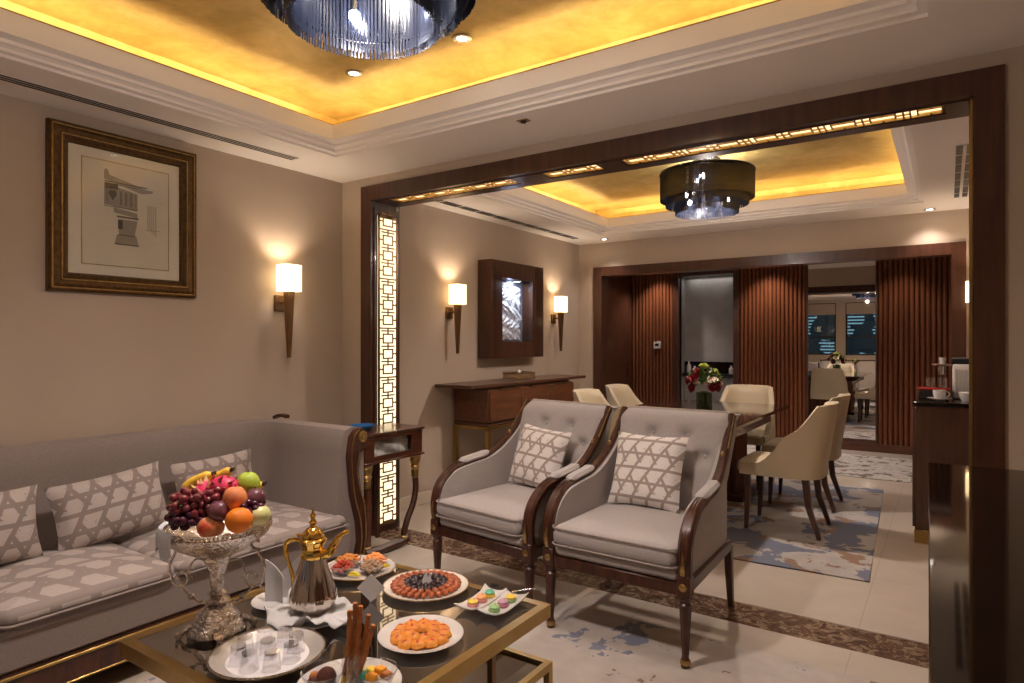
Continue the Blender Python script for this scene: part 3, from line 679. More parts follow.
# roll of the arm outward at the top
MB().rings([[(x,2.395+.052*math.cos(a),.795+.048*math.sin(a)) for a in [2*PI*k/16 for k in range(16)]] for x in (.30,.40,.855)]).build('arm_roll','fabric_sofa',so)
# near arm, outside the picture
rs=[]; 
MB().box(.16,.855,YE-.02,YE+.14,.16,.80,b=.05,seg=3).build('upholstered_arm','fabric_sofa',so)
MB().box(.855,.893,YE-.02,YE+.12,.05,.80,b=.02).build('arm_scroll','darkwood',so)
# base
MB().box(.20,.875,YE+.13,2.33,.19,.35,b=.012).build('seat_base','fabric_sofa',so)
b=MB().box(.22,.888,YE+.12,2.33,.085,.188,b=.004); b.build('front_rail','darkwood',so)
MB().box(.884,.896,YE+.12,2.335,.176,.188,b=.002).box(.884,.892,YE+.12,2.335,.09,.097,b=.002).build('gilt_line','brass',so)
for x,y in ((.80,YE+.2),(.80,2.2),(.15,YE+.2),(.15,2.2)): MB().lathe([(.018,0),(.028,.02),(.030,.05),(.022,.086)],14,(x,y,0)).build('foot','darkwood',so)
for k,(y0,y1,zt) in enumerate(((.27,.80,.405),(.81,1.40,.405),(1.41,2.29,.40))):
    cu=MB().cushion(.235,.905,y0,y1,.352,zt,.035,.05).build('seat_cushion','seat_sofa',so)
    for z in (.356,):
        c=[]
        for cx,cy,a0 in ((.86,y1-.045,0),(.28,y1-.045,PI/2),(.28,y0+.045,PI),(.86,y0+.045,1.5*PI)):
            for q in range(5): w_=a0+PI/2*q/4; c.append((cx+.044*math.cos(w_),cy+.044*math.sin(w_),z))
        MB().tube(c,.005,6,True).build('piping','piping',cu)
# carved finial peeping over the back corner
MB().sweep(bez([(.05,2.46,.835),(.09,2.455,.848),(.14,2.45,.855),(.19,2.445,.850)],4),.03,.02,(0,1,0)).build('back_finial','darkwood',so)
RW=PI/2
cushion('taupe patterned sofa cushion at the far left, cut by the photo edge',.46,.29,.13,(.46,.87,.432),.22,RW,'pil_sofa','cushions leaning on the sofa',.0)
cushion('taupe patterned sofa cushion in the middle of the sofa',.47,.29,.13,(.45,1.39,.432),.28,RW-.05,'pil_sofa','cushions leaning on the sofa',-.10)
cushion('taupe patterned sofa cushion behind the fruit bowl, near the arm',.46,.28,.12,(.39,1.91,.434),.22,RW+.05,'pil_sofa','cushions leaning on the sofa',-.03)
# ---- side table between sofa and lattice column
st=thing('side_table','red mahogany side table with gilt capitals and glazed frieze beside the sofa','side table',(.483,2.925,0))
MB().box(-.155,.16,-.265,.265,.728,.746,b=.005).build('table_top','redwood',st)
b=MB(); b.box(-.145,.145,-.25,-.235,.578,.728); b.box(-.145,.145,.235,.25,.578,.728); b.box(-.145,-.13,-.235,.235,.578,.728)
b.box(.13,.145,-.235,.235,.578,.605); b.box(.13,.145,-.235,.235,.703,.728); b.box(.13,.145,-.235,-.175,.605,.703); b.box(.13,.145,.155,.235,.605,.703); b.box(-.13,.13,-.235,.235,.578,.588)
b.build('frieze_box','redwood',st,False)
MB().box(.133,.136,-.175,.155,.605,.703).build('display_glass','glass',st)
M['crinkle']=mat('crinkled_silver_lining',(.55,.52,.51),.35,.4,col2=(.26,.24,.23),scale=25,bump=.6,bscale=60)
MB().slab(lambda u,v:(.095+.03*(1-v)+.008*math.sin(9*u+7*v),-.17+.32*u,.592+.108*v),(-.01,0,0),24,10).build('drapery_lining','crinkle',st)
MB().box(-.155,.16,-.262,.262,.562,.577,b=.004).build('moulding','redwood',st)
for x in (.115,):
    for y in (-.21,.215):
        lg=MB(); s=1 if x>0 else -1
        if y>0: lg.sweep(bez([(x,y,.42),(x,y+.005,.34),(x+.01*s,y-.03,.25),(x+.02*s,y-.09,.17),(x+.025*s,y-.125,.10),(x+.02*s,y-.13,.055)],5),.034,.038,(1,0,0),.5)
        else: lg.sweep(bez([(x,y,.42),(x,y,.25),(x,y,.055)],5),.045,.045,(1,0,0),.3)
        o=lg.build('leg','redwood' if y<0 else 'darkwood',st)
        MB().lathe([(.018,0),(.022,.006),(.020,.014),(.024,.05),(.020,.055),(.029,.075),(.024,.085),(.034,.12),(.030,.13),(.036,.142),(.036,.148)],14,(x,y,.413),flute=.16,fn=8).build('gilt_capital','gold',o)
        MB().lathe([(.030,0),(.033,.006),(.028,.012)],16,(x+.02*s if y>0 else x,y-.13 if y>0 else y,.060)).build('gilt_collar','gold',o)
for y in (-.22,.12): MB().box(-.145,-.120,y-.0125,y+.0125,.0,.562,b=.002).build('leg','redwood',st)
for x in (.135,):
    MB().sweep(bez([(x,-.24,.030),(x,-.05,.030),(x,.06,.034),(x,.12,.045)],4),.05,.055,(1,0,0),.6).build('scroll_base','darkwood',st)
# blue dish
M['blueglass']=mat('blue_glass',(.03,.16,.42),.12,coat=.5); bd=MB().lathe([(0,.002),(.05,0),(.055,.004),(.082,.022),(.086,.030),(.080,.028),(.05,.010),(0,.009)],28).build('dish','blueglass',loc=(.44,2.83,.7465)); tag(bd,'blue glass dish on the mahogany side table','dish')
# ---- long console on the left wall of the dining room
co=thing('console_table','long walnut console with overhanging top and gilt frame stand on the dining room wall','console table',(0.018,3.56,0))
MB().box(0,.385,.44,2.36,.925,.952,b=.004).build('console_top','wood_h',co)
M['wood_y']=mat('walnut_veneer',(.10,.034,.014),.3,col2=(.17,.06,.024),scale=5,stretch=(6,.6,6),coat=.3)
MB().box(.01,.37,.68,2.10,.635,.905,b=.003).box(.03,.34,.70,2.08,.905,.925).build('body','wood_y',co)
for k in range(3):
    y=.685+k*.472
    dr=MB().box(.370,.386,y+.004,y+.466,.645,.895,b=.003).build('drawer_front','wood_y',co); MB().box(.372,.392,y+.14,y+.33,.893,.904,b=.002).build('pull','bronze',dr)
MB().box(0.0,.36,.69,2.09,.60,.630,b=.003).build('plinth','wood_h',co)
for y in (.68,1.98):
    b=MB()
    b.box(0,.03,y,y+.04,0,.59); b.box(.335,.365,y,y+.04,0,.59); b.box(0,.365,y,y+.04,.575,.598); b.box(.03,.335,y,y+.03,.28,.30)
    b.build('frame_leg','brass',co,False)
MB().box(.04,.07,.72,2.0,.28,.30).box(.335,.365,.72,1.98,.578,.598).build('stretcher','brass',co,False)
bt=thing('trinket_box','gilded openwork tray with a round knob on the console','box',(.2,4.98,.953))
b=MB(); b.box(-.08,.08,-.16,.16,.01,.018,b=.002)
for y in (-.15,.15): 
    for x in (-.07,.07): b.ball((x,y,.007),.0075,8)
b.build('tray_base','gold',bt)
b=MB()
for k in range(17):
    y=-.15+.3*k/16
    for x in (-.075,.075): b.cyl((x,y,.018),(x,y,.058),.004,n=6)
for x in (-.075,.075): b.tube([(x,-.155,.06),(x,.155,.06)],.006,6)
for y in (-.155,.155): b.tube([(-.075,y,.06),(.075,y,.06)],.006,6)
b.build('gallery','gold',bt); MB().ball((0,0,.06),.022,12).cyl((0,0,.018),(0,0,.045),.008).build('knob','white',bt)
# ---- dining table
TX0,TX1,TY0,TY1=1.25,2.345,4.00,5.975
dt=thing('dining_table','large dark polished dining table with a wide slanted edge','dining table',((TX0+TX1)/2,(TY0+TY1)/2,.0095))
hx,hy=(TX1-TX0)/2,(TY1-TY0)/2
M['tabletop']=mat('dark_polished_wood',(.028,.013,.009),.09,col2=(.045,.02,.013),scale=4,stretch=(5,.5,5),coat=.6)
MB().rings([[(sx*(hx-d),sy*(hy-d),z) for sx,sy in ((-1,-1),(1,-1),(1,1),(-1,1))] for d,z in ((.10,.665),(.0,.715),(0,.734),(.003,.74))]).build('table_top','tabletop',dt,False)
MB().box(-hx+.12,hx-.12,-hy+.12,hy-.12,.60,.669,b=.004).build('apron','wood_h',dt)
for y in (-.52,.52):
    f=MB(); n=9
    f.box(-.26,.26,y-.14,y+.14,.05,.60)
    for i in range(n):
        x=-.25+.5*i/(n-1)
        for yy in (y-.14,y+.14): f.cyl((x,yy,.05),(x,yy,.60),.022,n=8)
    for i in range(5):
        yy=y-.12+.24*i/4
        for x in (-.26,.26): f.cyl((x,yy,.05),(x,yy,.60),.022,n=8)
    f.build('pedestal','flute',dt); MB().box(-.33,.33,y-.2,y+.2,0,.05,b=.006).build('pedestal_foot','wood_h',dt)
# ---- dining chairs: seat towards -x in local space is +y... front is local -y
def dining_chair(lab,loc,rz):
    t=thing('dining_chair',lab,'dining chair',loc,rz,'cream leather dining chairs round the table')
    for x,y,s in ((-.19,-.20,-1),(.19,-.20,1)): MB().sweep([(x,y,.39),(x,y,.2),(x,y-.01,.01),(x,y-.01,0)],[.04,.036,.024,.024],[.04,.036,.024,.024]).build('leg','wood',t)
    for x,s in ((-.20,-1),(.20,1)): MB().sweep([(x,.17,.39),(x,.19,.2),(x+.012*s,.25,.02),(x+.012*s,.252,0)],[.042,.038,.028,.026],[.046,.04,.028,.026]).build('leg','wood',t)
    MB().cushion(-.235,.235,-.275,.20,.39,.470,.025,.05).build('seat','leather',t)
    def out(u,v,off=0):
        # u around: 0 left front .. 1 right front; rounded U plan, v height
        a=(u-.5)*2; W=.265-off; Dp=.235-off; front=-.24
        if abs(a)<.5:
            q=a*PI; x=W*math.sin(q) ; y=.0+Dp*math.cos(q)+.035
            e=.5; x=W*abs(math.sin(q))**.62*(1 if q>=0 else -1); y=.035+(Dp)*abs(math.cos(q))**.62
        else:
            s=1 if a>0 else -1; k=(abs(a)-.5)/.5; x=W*s*(1-.04*k); y=.035-(.035-front)*k
        # height of the upper edge
        kk=min(1,max(0,(abs(a)-.31)/.48)); top=.478+.397*(1-kk)**1.5; top-=.01*min(1,abs(a)/.27)**4
        lean=.05*max(0,(.395+(top-.395)*v-.47))/.40
        z=.385+(top-.385)*v
        wgt=max(0,1-abs(a)/.62)
        taper=1-.10*max(0,(z-.47))/.4
        return Vector((x*taper,y+lean*(.4+wgt),z))
    def inn(u,v):
        o=out(u,v); i=out(u,v,.048); i.z=o.z
        r=math.sin(PI/2*min(1,(1-v)*9)) if v>.88 else 1
        i=o.lerp(i,.35+.65*r) if v>.88 else i
        return i
    MB().slab(lambda u,v:out(u,v),lambda u,v:inn(u,v)-out(u,v),41,14).build('back_shell','leather',t,ang=60)
    return t
ch=[((2.54,4.79,.0125),-PI/2,'cream dining chair on the right of the table, nearest the camera'),
((2.52,5.60,.0125),-PI/2,'cream dining chair on the right of the table, behind the nearest one'),
((1.17,4.95,.0125),PI/2,'cream dining chair on the console side of the table, showing right behind the left armchair'),
((1.13,5.66,.0125),PI/2,'cream dining chair on the console side of the table, farther to the left'),
((1.80,3.98,.0125),PI,'cream dining chair at the near end of the table, seen between the armchairs'),
((1.93,6.05,.0125),0,'cream dining chair at the far end of the table, behind the flowers')]
c0=dining_chair(ch[0][2],ch[0][0],ch[0][1])
for l,r,lab in ch[1:]: dup(c0,lab,l,r)
# ---- flower vase
va=thing('flower_vase','square green glass vase of red and white flowers on the dining table','vase',(1.90,5.04,.750))
b=MB(); 
b.slab(lambda u,v:(.062*math.cos(2*PI*u),.062*math.sin(2*PI*u),.15*v),lambda u,v:(-.004*math.cos(2*PI*u),-.004*math.sin(2*PI*u),0),33,4); b.lathe([(0,0),(.062,0),(.062,.008),(0,.008)],32); b.build('glass_cylinder','vase',va)
M['leafg']=mat('green_leaf',(.03,.075,.012),.5,col2=(.06,.12,.02),scale=20); M['rose']=mat('red_rose',(.13,.003,.010),.6,col2=(.24,.006,.02),scale=30); M['whitefl']=mat('cream_rose',(.75,.62,.45),.6,col2=(.80,.72,.62),scale=30); M['lime']=mat('lime_bloom',(.45,.50,.10),.6)
b=MB()
for k in range(26):
    a=random.uniform(0,2*PI); r=random.uniform(0,.05); b.tube([(r*math.cos(a),r*math.sin(a),.012),(-.6*r*math.cos(a+1),-.6*r*math.sin(a+1),.16)],.003,5)
b.build('stems','leafg',va)
b=MB()
for k in range(46):
    a=random.uniform(0,2*PI); e=random.uniform(-.1,1.2); c=Vector((math.cos(a)*math.cos(e),math.sin(a)*math.cos(e),math.sin(e)*.8)); p=Vector((0,0,.21))+c*.10
    Mx=Matrix.Translation(p)@aim(c+Vector((random.uniform(-.5,.5),random.uniform(-.5,.5),.2)))
    b.slab(lambda u,v:Mx@Vector((.022*math.sin(PI*u)*(v-.5)*2,.008*abs(v-.5),.07*u)),lambda u,v:Mx.to_3x3()@Vector((0,.0015,0)),5,3)
b.build('foliage','leafg',va)
def bloom(p,r,m,par,nm='bloom'):
    b=MB(); c=Vector(p)-Vector((0,0,.20)); Mx=Matrix.Translation(p)@aim(c.normalized()+Vector((0,0,.3)))
    for ring,(n,rr,h) in enumerate(((6,r,.2*r),(5,r*.72,.5*r),(4,r*.42,.75*r))):
        for k in range(n):
            a=2*PI*k/n+ring*.5
            Rm=Mx@Matrix.Rotation(a,4,'Z')
            b.slab(lambda u,v:Rm@Vector((rr*(.25+.85*math.sin(u*1.5)),(v-.5)*rr*1.25*math.sin(.35+u*2.2),h*u*1.3-.1*r)),lambda u,v:Rm.to_3x3()@Vector((-.0,0,.002)),5,4)
    b.ball(Mx@Vector((0,0,.25*r)),r*.35,8)
    return b.build(nm,m,par,ang=60)
fl=[(.05,-.03,.30,.034,'whitefl'),(-.02,-.06,.27,.034,'whitefl'),(.0,-.075,.235,.03,'whitefl'),(.06,-.08,.25,.028,'whitefl'),(-.08,-.07,.235,.028,'whitefl'),(.11,-.04,.22,.026,'whitefl'),
(-.06,-.03,.30,.045,'rose'),(-.10,-.05,.26,.04,'rose'),(.07,-.075,.205,.045,'rose'),(.03,-.09,.20,.036,'rose'),(-.11,-.04,.19,.035,'rose'),(.12,.0,.23,.036,'rose'),(-.03,.06,.30,.045,'rose'),(.05,.07,.27,.045,'whitefl'),(-.10,.06,.24,.04,'rose'),
(.0,-.01,.355,.03,'lime'),(-.025,-.02,.36,.022,'lime'),(.09,-.0,.31,.03,'lime'),(.10,-.03,.28,.024,'lime'),(.02,.05,.34,.03,'lime')]
ax=Vector((.82,.57,0)); ay=Vector((-.57,.82,0))
for x,y,z,r,m_ in fl: bloom(ax*x*.95+ay*y+Vector((0,0,z)),r,m_,va,'rose' if m_!='lime' else 'lime_bloom')
# ---- coffee cabinet on the right wall of the dining room
cb=thing('cabinet','dark walnut coffee cabinet with brass plinth against the right wall of the dining room','cabinet',(3.53,4.92,0))
MB().box(-.22,.20,0,1.25,.085,.885,b=.003).build('body','wood',cb); MB().box(-.225,.20,-.005,1.255,.0,.083,b=.002).build('plinth','brass',cb)
MB().box(-.235,.205,-.015,1.265,.887,.912,b=.003).build('cabinet_top','blackgloss',cb)
for k in range(2):
    d=MB().box(-.236,-.221,.01+k*.62,.61+k*.62,.10,.875,b=.002).build('door','wood',cb); MB().box(-.246,-.237,.56+k*.10,.575+k*.10,.45,.60,b=.002).build('handle','brass',d)
ZC=.9125
tr=thing('serving_tray','red tray on the coffee cabinet with glasses on it','tray',(3.39,5.28,ZC)); M['redlac']=mat('red_lacquer',(.35,.01,.01),.2,coat=.5)
MB().box(-.07,.10,-.09,.09,0,.06,b=.004).build('tray_box','black',tr); MB().box(-.075,.105,-.095,.095,.061,.075,b=.003).build('tray_rim','redlac',tr)
def tumbler(lab,loc,r=.025,h=.07,grp=None,m='cupglass'):
    b=MB().slab(lambda u,v:((r*.9+.1*r*v)*math.cos(2*PI*u),(r*.9+.1*r*v)*math.sin(2*PI*u),h*v),lambda u,v:(-.0018*math.cos(2*PI*u),-.0018*math.sin(2*PI*u),0),25,3); b.lathe([(0,0),(r*.88,0),(r*.88,.006),(0,.006)],24)
    return tag(b.build('drinking_glass',m,loc=loc),lab,'glass',grp)
tumbler('clear glass on the red tray, nearer the camera',(3.385,5.25,ZC+.0755),.028,.065,'glasses on the red tray'); tumbler('clear glass on the red tray, towards the wall',(3.455,5.26,ZC+.0755),.028,.065,'glasses on the red tray')
def cup(lab,loc,grp=None):
    c=thing('teacup',lab,'cup',loc,0,grp)
    MB().lathe([(0,0),(.03,0),(.034,.004),(.07,.014),(.073,.018),(.068,.018),(.03,.008),(0,.008)],28).build('saucer','white',c)
    MB().lathe([(0,.009),(.022,.009),(.024,.016),(.036,.035),(.038,.07),(.035,.07),(.032,.03),(.0,.018)],24).build('cup_bowl','white',c)
    MB().tube([(.034+.02*math.sin(a),0,.045+.018*math.cos(a)) for a in [PI*k/8 for k in range(9)]],.004,6).build('cup_handle','white',c)
    return c
def stackstand():
    s=thing('cup_stand','chrome cup stand with glass shelf on the coffee cabinet','stand',(3.44,5.15,ZC))
    MB().box(-.07,.08,-.06,.06,0,.012,b=.004).build('base_plate','chrome',s)
    return s
cup('white cup and saucer on the coffee cabinet',(3.44,5.06,ZC))
mc=thing('coffee_machine','white ribbed coffee machine with black lid on the cabinet','coffee machine',(3.625,5.40,ZC))
MB().box(-.115,.09,-.13,.13,.0,.235,b=.015,seg=3).build('housing','white',mc)
b=MB()
for k in range(10): b.box(-.10+.018*k,-.092+.018*k,-.136,-.131,.03,.20)
b.build('ribbed_front','white',mc,False); MB().box(-.12,.09,-.12,.12,.237,.275,b=.006).build('lid','black',mc)
MB().box(-.235,-.125,-.07,.07,.22,.232,b=.003).box(-.125,-.118,-.05,.05,.22,.232).build('chrome_shelf','chrome',mc)
MB().lathe([(0,.16),(.022,.16),(.026,.215),(0,.215)],16,(-.175,0,0)).build('spout','chrome',mc)
MB().lathe([(0,.233),(.018,.233),(.022,.275),(0,.275)],16,(-.17,0,0)).build('cap','white',mc)
sg=tag(MB().lathe([(0,0),(.04,0),(.055,.03),(.058,.055),(.05,.06),(0,.062)],24).build('sugar_bowl','white',loc=(3.60,5.12,ZC)),'white covered bowl between the cup and the coffee machine','bowl')
# ---- glossy black console in the right foreground
sb=thing('bar_cabinet','glossy black topped cabinet in the right foreground','cabinet',(3.71,1.1,0),.021)
MB().box(-.247,.205,-1.28,1.255,.905,.93,b=.002).build('cabinet_top','blackgloss',sb); MB().box(-.20,.20,-1.26,1.235,.08,.904,b=.003).build('body','wood',sb); MB().box(-.17,.20,-1.24,1.21,0,.08).build('plinth','black',sb)
for k in range(5):
    d=MB().box(-.216,-.201,-1.25+k*.496,-1.25+k*.496+.49,.10,.895,b=.002).build('door','wood',sb); MB().cyl((-.232,-1.25+k*.496+.06,.5),(-.232,-1.25+k*.496+.06,.7),.005,n=8).box(-.232,-.216,-1.25+k*.496+.056,-1.25+k*.496+.064,.52,.528).box(-.232,-.216,-1.25+k*.496+.056,-1.25+k*.496+.064,.672,.68).build('handle','brass',d)
#PART4
# ================================================================== COFFEE TABLE AND WHAT STANDS ON IT
ct=thing('coffee_table','square brass framed coffee table with smoked glass top in front of the sofa','coffee table',(1.98,1.346,.0095))
hx,hy=.44,.454; ZT=.4405
def frame_ring(b,hx,hy,w_,z0,z1):
    b.box(-hx,hx,-hy,-hy+w_,z0,z1); b.box(-hx,hx,hy-w_,hy,z0,z1); b.box(-hx,-hx+w_,-hy+w_,hy-w_,z0,z1); b.box(hx-w_,hx,-hy+w_,hy-w_,z0,z1); return b
frame_ring(MB(),hx,hy,.030,ZT-.042,ZT).build('table_frame','brass',ct,False)
M['under']=mat('dark_lower_shelf',(.03,.02,.016),.25,coat=.4)
MB().box(-hx+.0305,hx-.0305,-hy+.0305,hy-.0305,ZT-.009,ZT-.001).build('glass_top','smoked',ct,False)
frame_ring(MB(),hx-.01,hy+.03,.022,.215,.24).build('lower_frame','brass',ct,False)
MB().box(-hx+.035,hx-.035,-hy-.005,hy+.005,.222,.230).build('lower_shelf','smoked',ct,False)
for x in (-1,1):
    for y in (-1,1):
        MB().box(x*(hx-.021)-.011,x*(hx-.021)+.011,y*(hy+.019)-.011,y*(hy+.019)+.011,0,.215).build('leg','brass',ct,False)
        MB().box(x*(hx-.045)-.009,x*(hx-.045)+.009,y*.19-.009,y*.19+.009,.24,ZT-.042).build('post','bronze',ct,False)
T0=.4505
LAT=Vector((.8285,.56,0)); RZ=math.atan2(.56,.8285)
def tp(px,py,z=T0): return at(px,py,z=z)
def plate(name,lab,cat,c,r,m='white',rim=None,grp=None,h=.016):
    p=thing(name,lab,cat,c,0,grp)
    MB().lathe([(0,0),(r*.62,0),(r*.66,.002),(r*.98,h),(r,h+.001),(r*.985,h+.003),(r*.66,.006),(0,.005)],48).build('dish_body',m,p)
    if rim: MB().tube([(r*.985*math.cos(2*PI*k/48),r*.985*math.sin(2*PI*k/48),h+.002) for k in range(48)],.0022,6,True).build('rim',rim,p)
    return p
def bowl(lab,c,r,h,m='cupglass',grp=None,name='glass_bowl'):
    b=MB(); pr=lambda v:(r*(.55+.45*v**.6),h*v)
    b.slab(lambda u,v:(pr(v)[0]*math.cos(2*PI*u),pr(v)[0]*math.sin(2*PI*u),pr(v)[1]),lambda u,v:(-.002*math.cos(2*PI*u),-.002*math.sin(2*PI*u),0),33,7)
    b.lathe([(0,0),(r*.55,0),(r*.55,.003),(0,.003)],32)
    b.tube([(r*math.cos(2*PI*k/32),r*math.sin(2*PI*k/32),h) for k in range(32)],.0016,6,True)
    return tag(b.build(name,m,loc=c),lab,'bowl',grp)
def heap(proto_fn,n,c,r,h,label,cat,grp,z0=.004,flat=False):
    first=None
    for k in range(n):
        a=k*2.399963; rr=r*math.sqrt((k+.5)/n); z=z0+h*(1-(rr/r)**1.6)+random.uniform(0,.004)
        rot=(random.uniform(-.5,.5),random.uniform(-.5,.5),random.uniform(0,6))
        if first is None: first=proto_fn(); o=first; tag(o,label,cat,grp)
        else: o=dup(first)
        o.location=Vector(c)+Vector((rr*math.cos(a),rr*math.sin(a),z)); o.rotation_euler=rot
M['grape']=mat('red_grape_skin',(.10,.008,.018),.22,col2=(.26,.03,.04),scale=6,coat=.4); M['grape2']=mat('dark_grape_skin',(.03,.006,.02),.25,col2=(.10,.012,.03),scale=6)
M['banana']=mat('banana_peel',(.80,.50,.04),.5,col2=(.70,.42,.05),scale=30); M['btip']=mat('banana_tip',(.05,.025,.01),.7)
M['orange']=mat('orange_peel',(.85,.22,.01),.45,bump=.5,bscale=400); M['peach']=mat('peach_skin',(.75,.30,.10),.6,col2=(.60,.14,.06),scale=25)
M['plum']=mat('plum_skin',(.09,.02,.035),.35,col2=(.20,.07,.09),scale=25); M['guava']=mat('green_guava_skin',(.42,.52,.06),.5,col2=(.34,.46,.04),scale=30,bump=.5,bscale=120)
M['apple']=mat('yellow_red_apple_skin',(.80,.50,.22),.3,col2=(.62,.06,.03),scale=14,det=2); M['gapple']=mat('pale_green_apple_skin',(.62,.66,.25),.3,col2=(.70,.66,.35),scale=14)
M['dragon']=mat('dragon_fruit_skin',(.62,.02,.12),.45,col2=(.75,.06,.14),scale=18); M['dleaf']=mat('dragon_fruit_scale',(.60,.10,.14),.5,col2=(.40,.42,.10),scale=20)
M['stalk']=mat('brown_stalk',(.12,.07,.03),.8); M['lace']=mat('white_lace',(.62,.62,.66),.9,col2=(.45,.45,.50),scale=200)
# ---- compote
cp=at(217,632,z=T0); CC=Vector((cp.x,cp.y,T0))
co_=thing('fruit_compote','tall embossed silver compote with scroll handles and lace, holding fruit','compote',CC,RZ)
b=MB(); b.lathe([(0,.012),(.070,.008),(.078,.012),(.076,.020),(.062,.034),(.056,.048),(.046,.064),(.030,.078),(.020,.086),(0,.086)],48,flute=.09,fn=8)
fo=b.build('foot','silver',co_)
for k in range(4):
    a=2*PI*k/4+.5; MB().sweep(bez([(.066*math.cos(a),.066*math.sin(a),.034),(.086*math.cos(a),.086*math.sin(a),.022),(.096*math.cos(a),.096*math.sin(a),.006),(.104*math.cos(a),.104*math.sin(a),.007),(.104*math.cos(a),.104*math.sin(a),.018)],4),[.03]*6+[.018]*11,.008,(-math.sin(a),math.cos(a),0)).build('scroll_foot','silver',fo)
MB().lathe([(0,.084),(.022,.086),(.036,.094),(.022,.103),(.015,.108),(.026,.117),(.015,.126),(.018,.14),(.020,.17),(.028,.20),(.040,.225),(.030,.236),(0,.236)],32,flute=.10,fn=6).build('stem','silver',co_)
bw=MB().lathe([(0,.228),(.04,.230),(.075,.241),(.112,.264),(.141,.291),(.149,.306),(.145,.308),(.137,.297),(.105,.273),(.07,.252),(0,.242)],56,flute=.03,fn=14).build('bowl','silver',co_)
rm=MB()
for k in range(84):
    a=2*PI*k/84; rm.tube([(.149*math.cos(a+q),.149*math.sin(a+q),z) for q,z in ((-.018,.304),(.018,.318))],.0022,4); rm.tube([(.149*math.cos(a-q),.149*math.sin(a-q),z) for q,z in ((-.018,.304),(.018,.318))],.0022,4)
rm.tube([(.149*math.cos(2*PI*k/56),.149*math.sin(2*PI*k/56),.319) for k in range(56)],.003,6,True); rm.build('gallery','silver',bw)
def scr(s):
    pts=[]
    def sp(cx,cz,r0,r1,a0,a1,n=16): return [((cx+(r0+(r1-r0)*k/n)*math.cos(a0+(a1-a0)*k/n)),(cz+(r0+(r1-r0)*k/n)*math.sin(a0+(a1-a0)*k/n))) for k in range(n+1)]
    q=sp(.115,.262,.006,.020,0,1.5*PI+.4)+[(.123,.228),(.136,.205),(.140,.18),(.132,.158)]+sp(.105,.160,.030,.008,0,-2.2*PI)[1:]
    b=MB(); b.tube(bez([(s*x,0,z) for x,z in q],2),.0042,7)
    b.tube(bez([(s*x,0,z) for x,z in [(.026,.205),(.055,.215),(.075,.20),(.082,.175),(.072,.155)]],4),.0032,6); b.tube(bez([(s*x,0,z) for x,z in [(.03,.094),(.055,.090),(.075,.105),(.105,.132)]],4),.0036,6); b.ball((s*.075,0,.105),.010,8)
    b.build('scroll_handle','silver',co_)
scr(1); scr(-1)
b=MB()
def lacef(u,v):
    a=PI*.62+u*PI*.75; r=.140+.016*min(1,v*2); z=.318-.058*max(0,v-.35)/.65*(1+.25*math.sin(u*22)); return (r*math.cos(a)*(1+.02*math.sin(u*30)*v),r*math.sin(a)*(1+.02*math.sin(u*30)*v),z+.006*min(1,v*4))
b.slab(lacef,(0,0,.0015),36,8); b.build('lace_doily','lace',co_)
# ---- fruit
BC=CC+Vector((0,0,.31)); DB=(BC-CAM).dot(Vector((-math.sin(YAW),math.cos(YAW),0)))
def fp(px,py,near): return at(px,py,d=DB-near)
FG='fruit piled in the silver compote'
def fruit(name,lab,cat,px,py,near,r,m,sq=1.0,stalk=True,rot=(0,0,0)):
    t=thing(name,lab,cat,fp(px,py,near),0,FG); t.rotation_euler=rot
    MB().lathe([(r*math.sin(a)*(1-.0*a),-r*sq*math.cos(a)+(-.10*r*math.exp(-((a-PI)/.35)**2))) for a in [PI*k/14 for k in range(15)]],24).build('flesh',m,t)
    if stalk: MB().cyl((0,0,r*sq*.85),(.002,0,r*sq*1.12),.0018,n=6).build('stalk','stalk',t)
    return t
fruit('orange_fruit','bright orange at the front of the fruit pile','orange',239,520,.115,.036,'orange',.96,False)
fruit('apple','yellow and red apple lying lowest at the front of the fruit bowl','apple',211,527,.10,.036,'apple',.85)
fruit('apple','pale green apple at the right edge of the fruit bowl','apple',259,515,.05,.032,'gapple',.9)
fruit('peach','fuzzy peach above the orange','peach',235,499,.07,.033,'peach',1.12)
fruit('plum','dusky purple plum between the grapes and the peach','plum',219,511,.095,.030,'plum')
fruit('plum','dark plum right of the peach','plum',255,498,.03,.029,'plum')
fruit('guava','green guava at the top right of the fruit pile','guava',248,484,-.02,.034,'guava',1.1)
# bed of fruit hidden in the bowl
def banana(lab,pts,r=.0155):
    t=thing('banana',lab,'banana',pts[0],0,FG); P_=[Vector(p)-Vector(pts[0]) for p in pts]; q=bez(P_,6); n=len(q)
    MB().tube(q,[r*min(1,.35+2.2*min(i,n-1-i)/n*1.6) for i in range(n)],6).build('peel','banana',t,ang=70)
    MB().cyl(q[-1],q[-1]+(q[-1]-q[-2]).normalized()*.012,.0062,.005,8).build('tip','btip',t); MB().cyl(q[0],q[0]-(q[1]-q[0]).normalized()*.006,.005,.003,8).build('end','btip',t)
banana('yellow banana arching over the left of the fruit pile',[fp(182,492,-.02),fp(190,484,-.03),fp(202,478,-.035),fp(212,474,-.04)])
banana('yellow banana at the top of the fruit pile',[fp(203,484,-.07),fp(214,478,-.075),fp(225,473,-.075),fp(231,470,-.07)])
banana('yellow banana poking out on the right behind the guava',[fp(238,492,-.07),fp(247,489,-.075),fp(256,487,-.075),fp(263,484,-.07)])
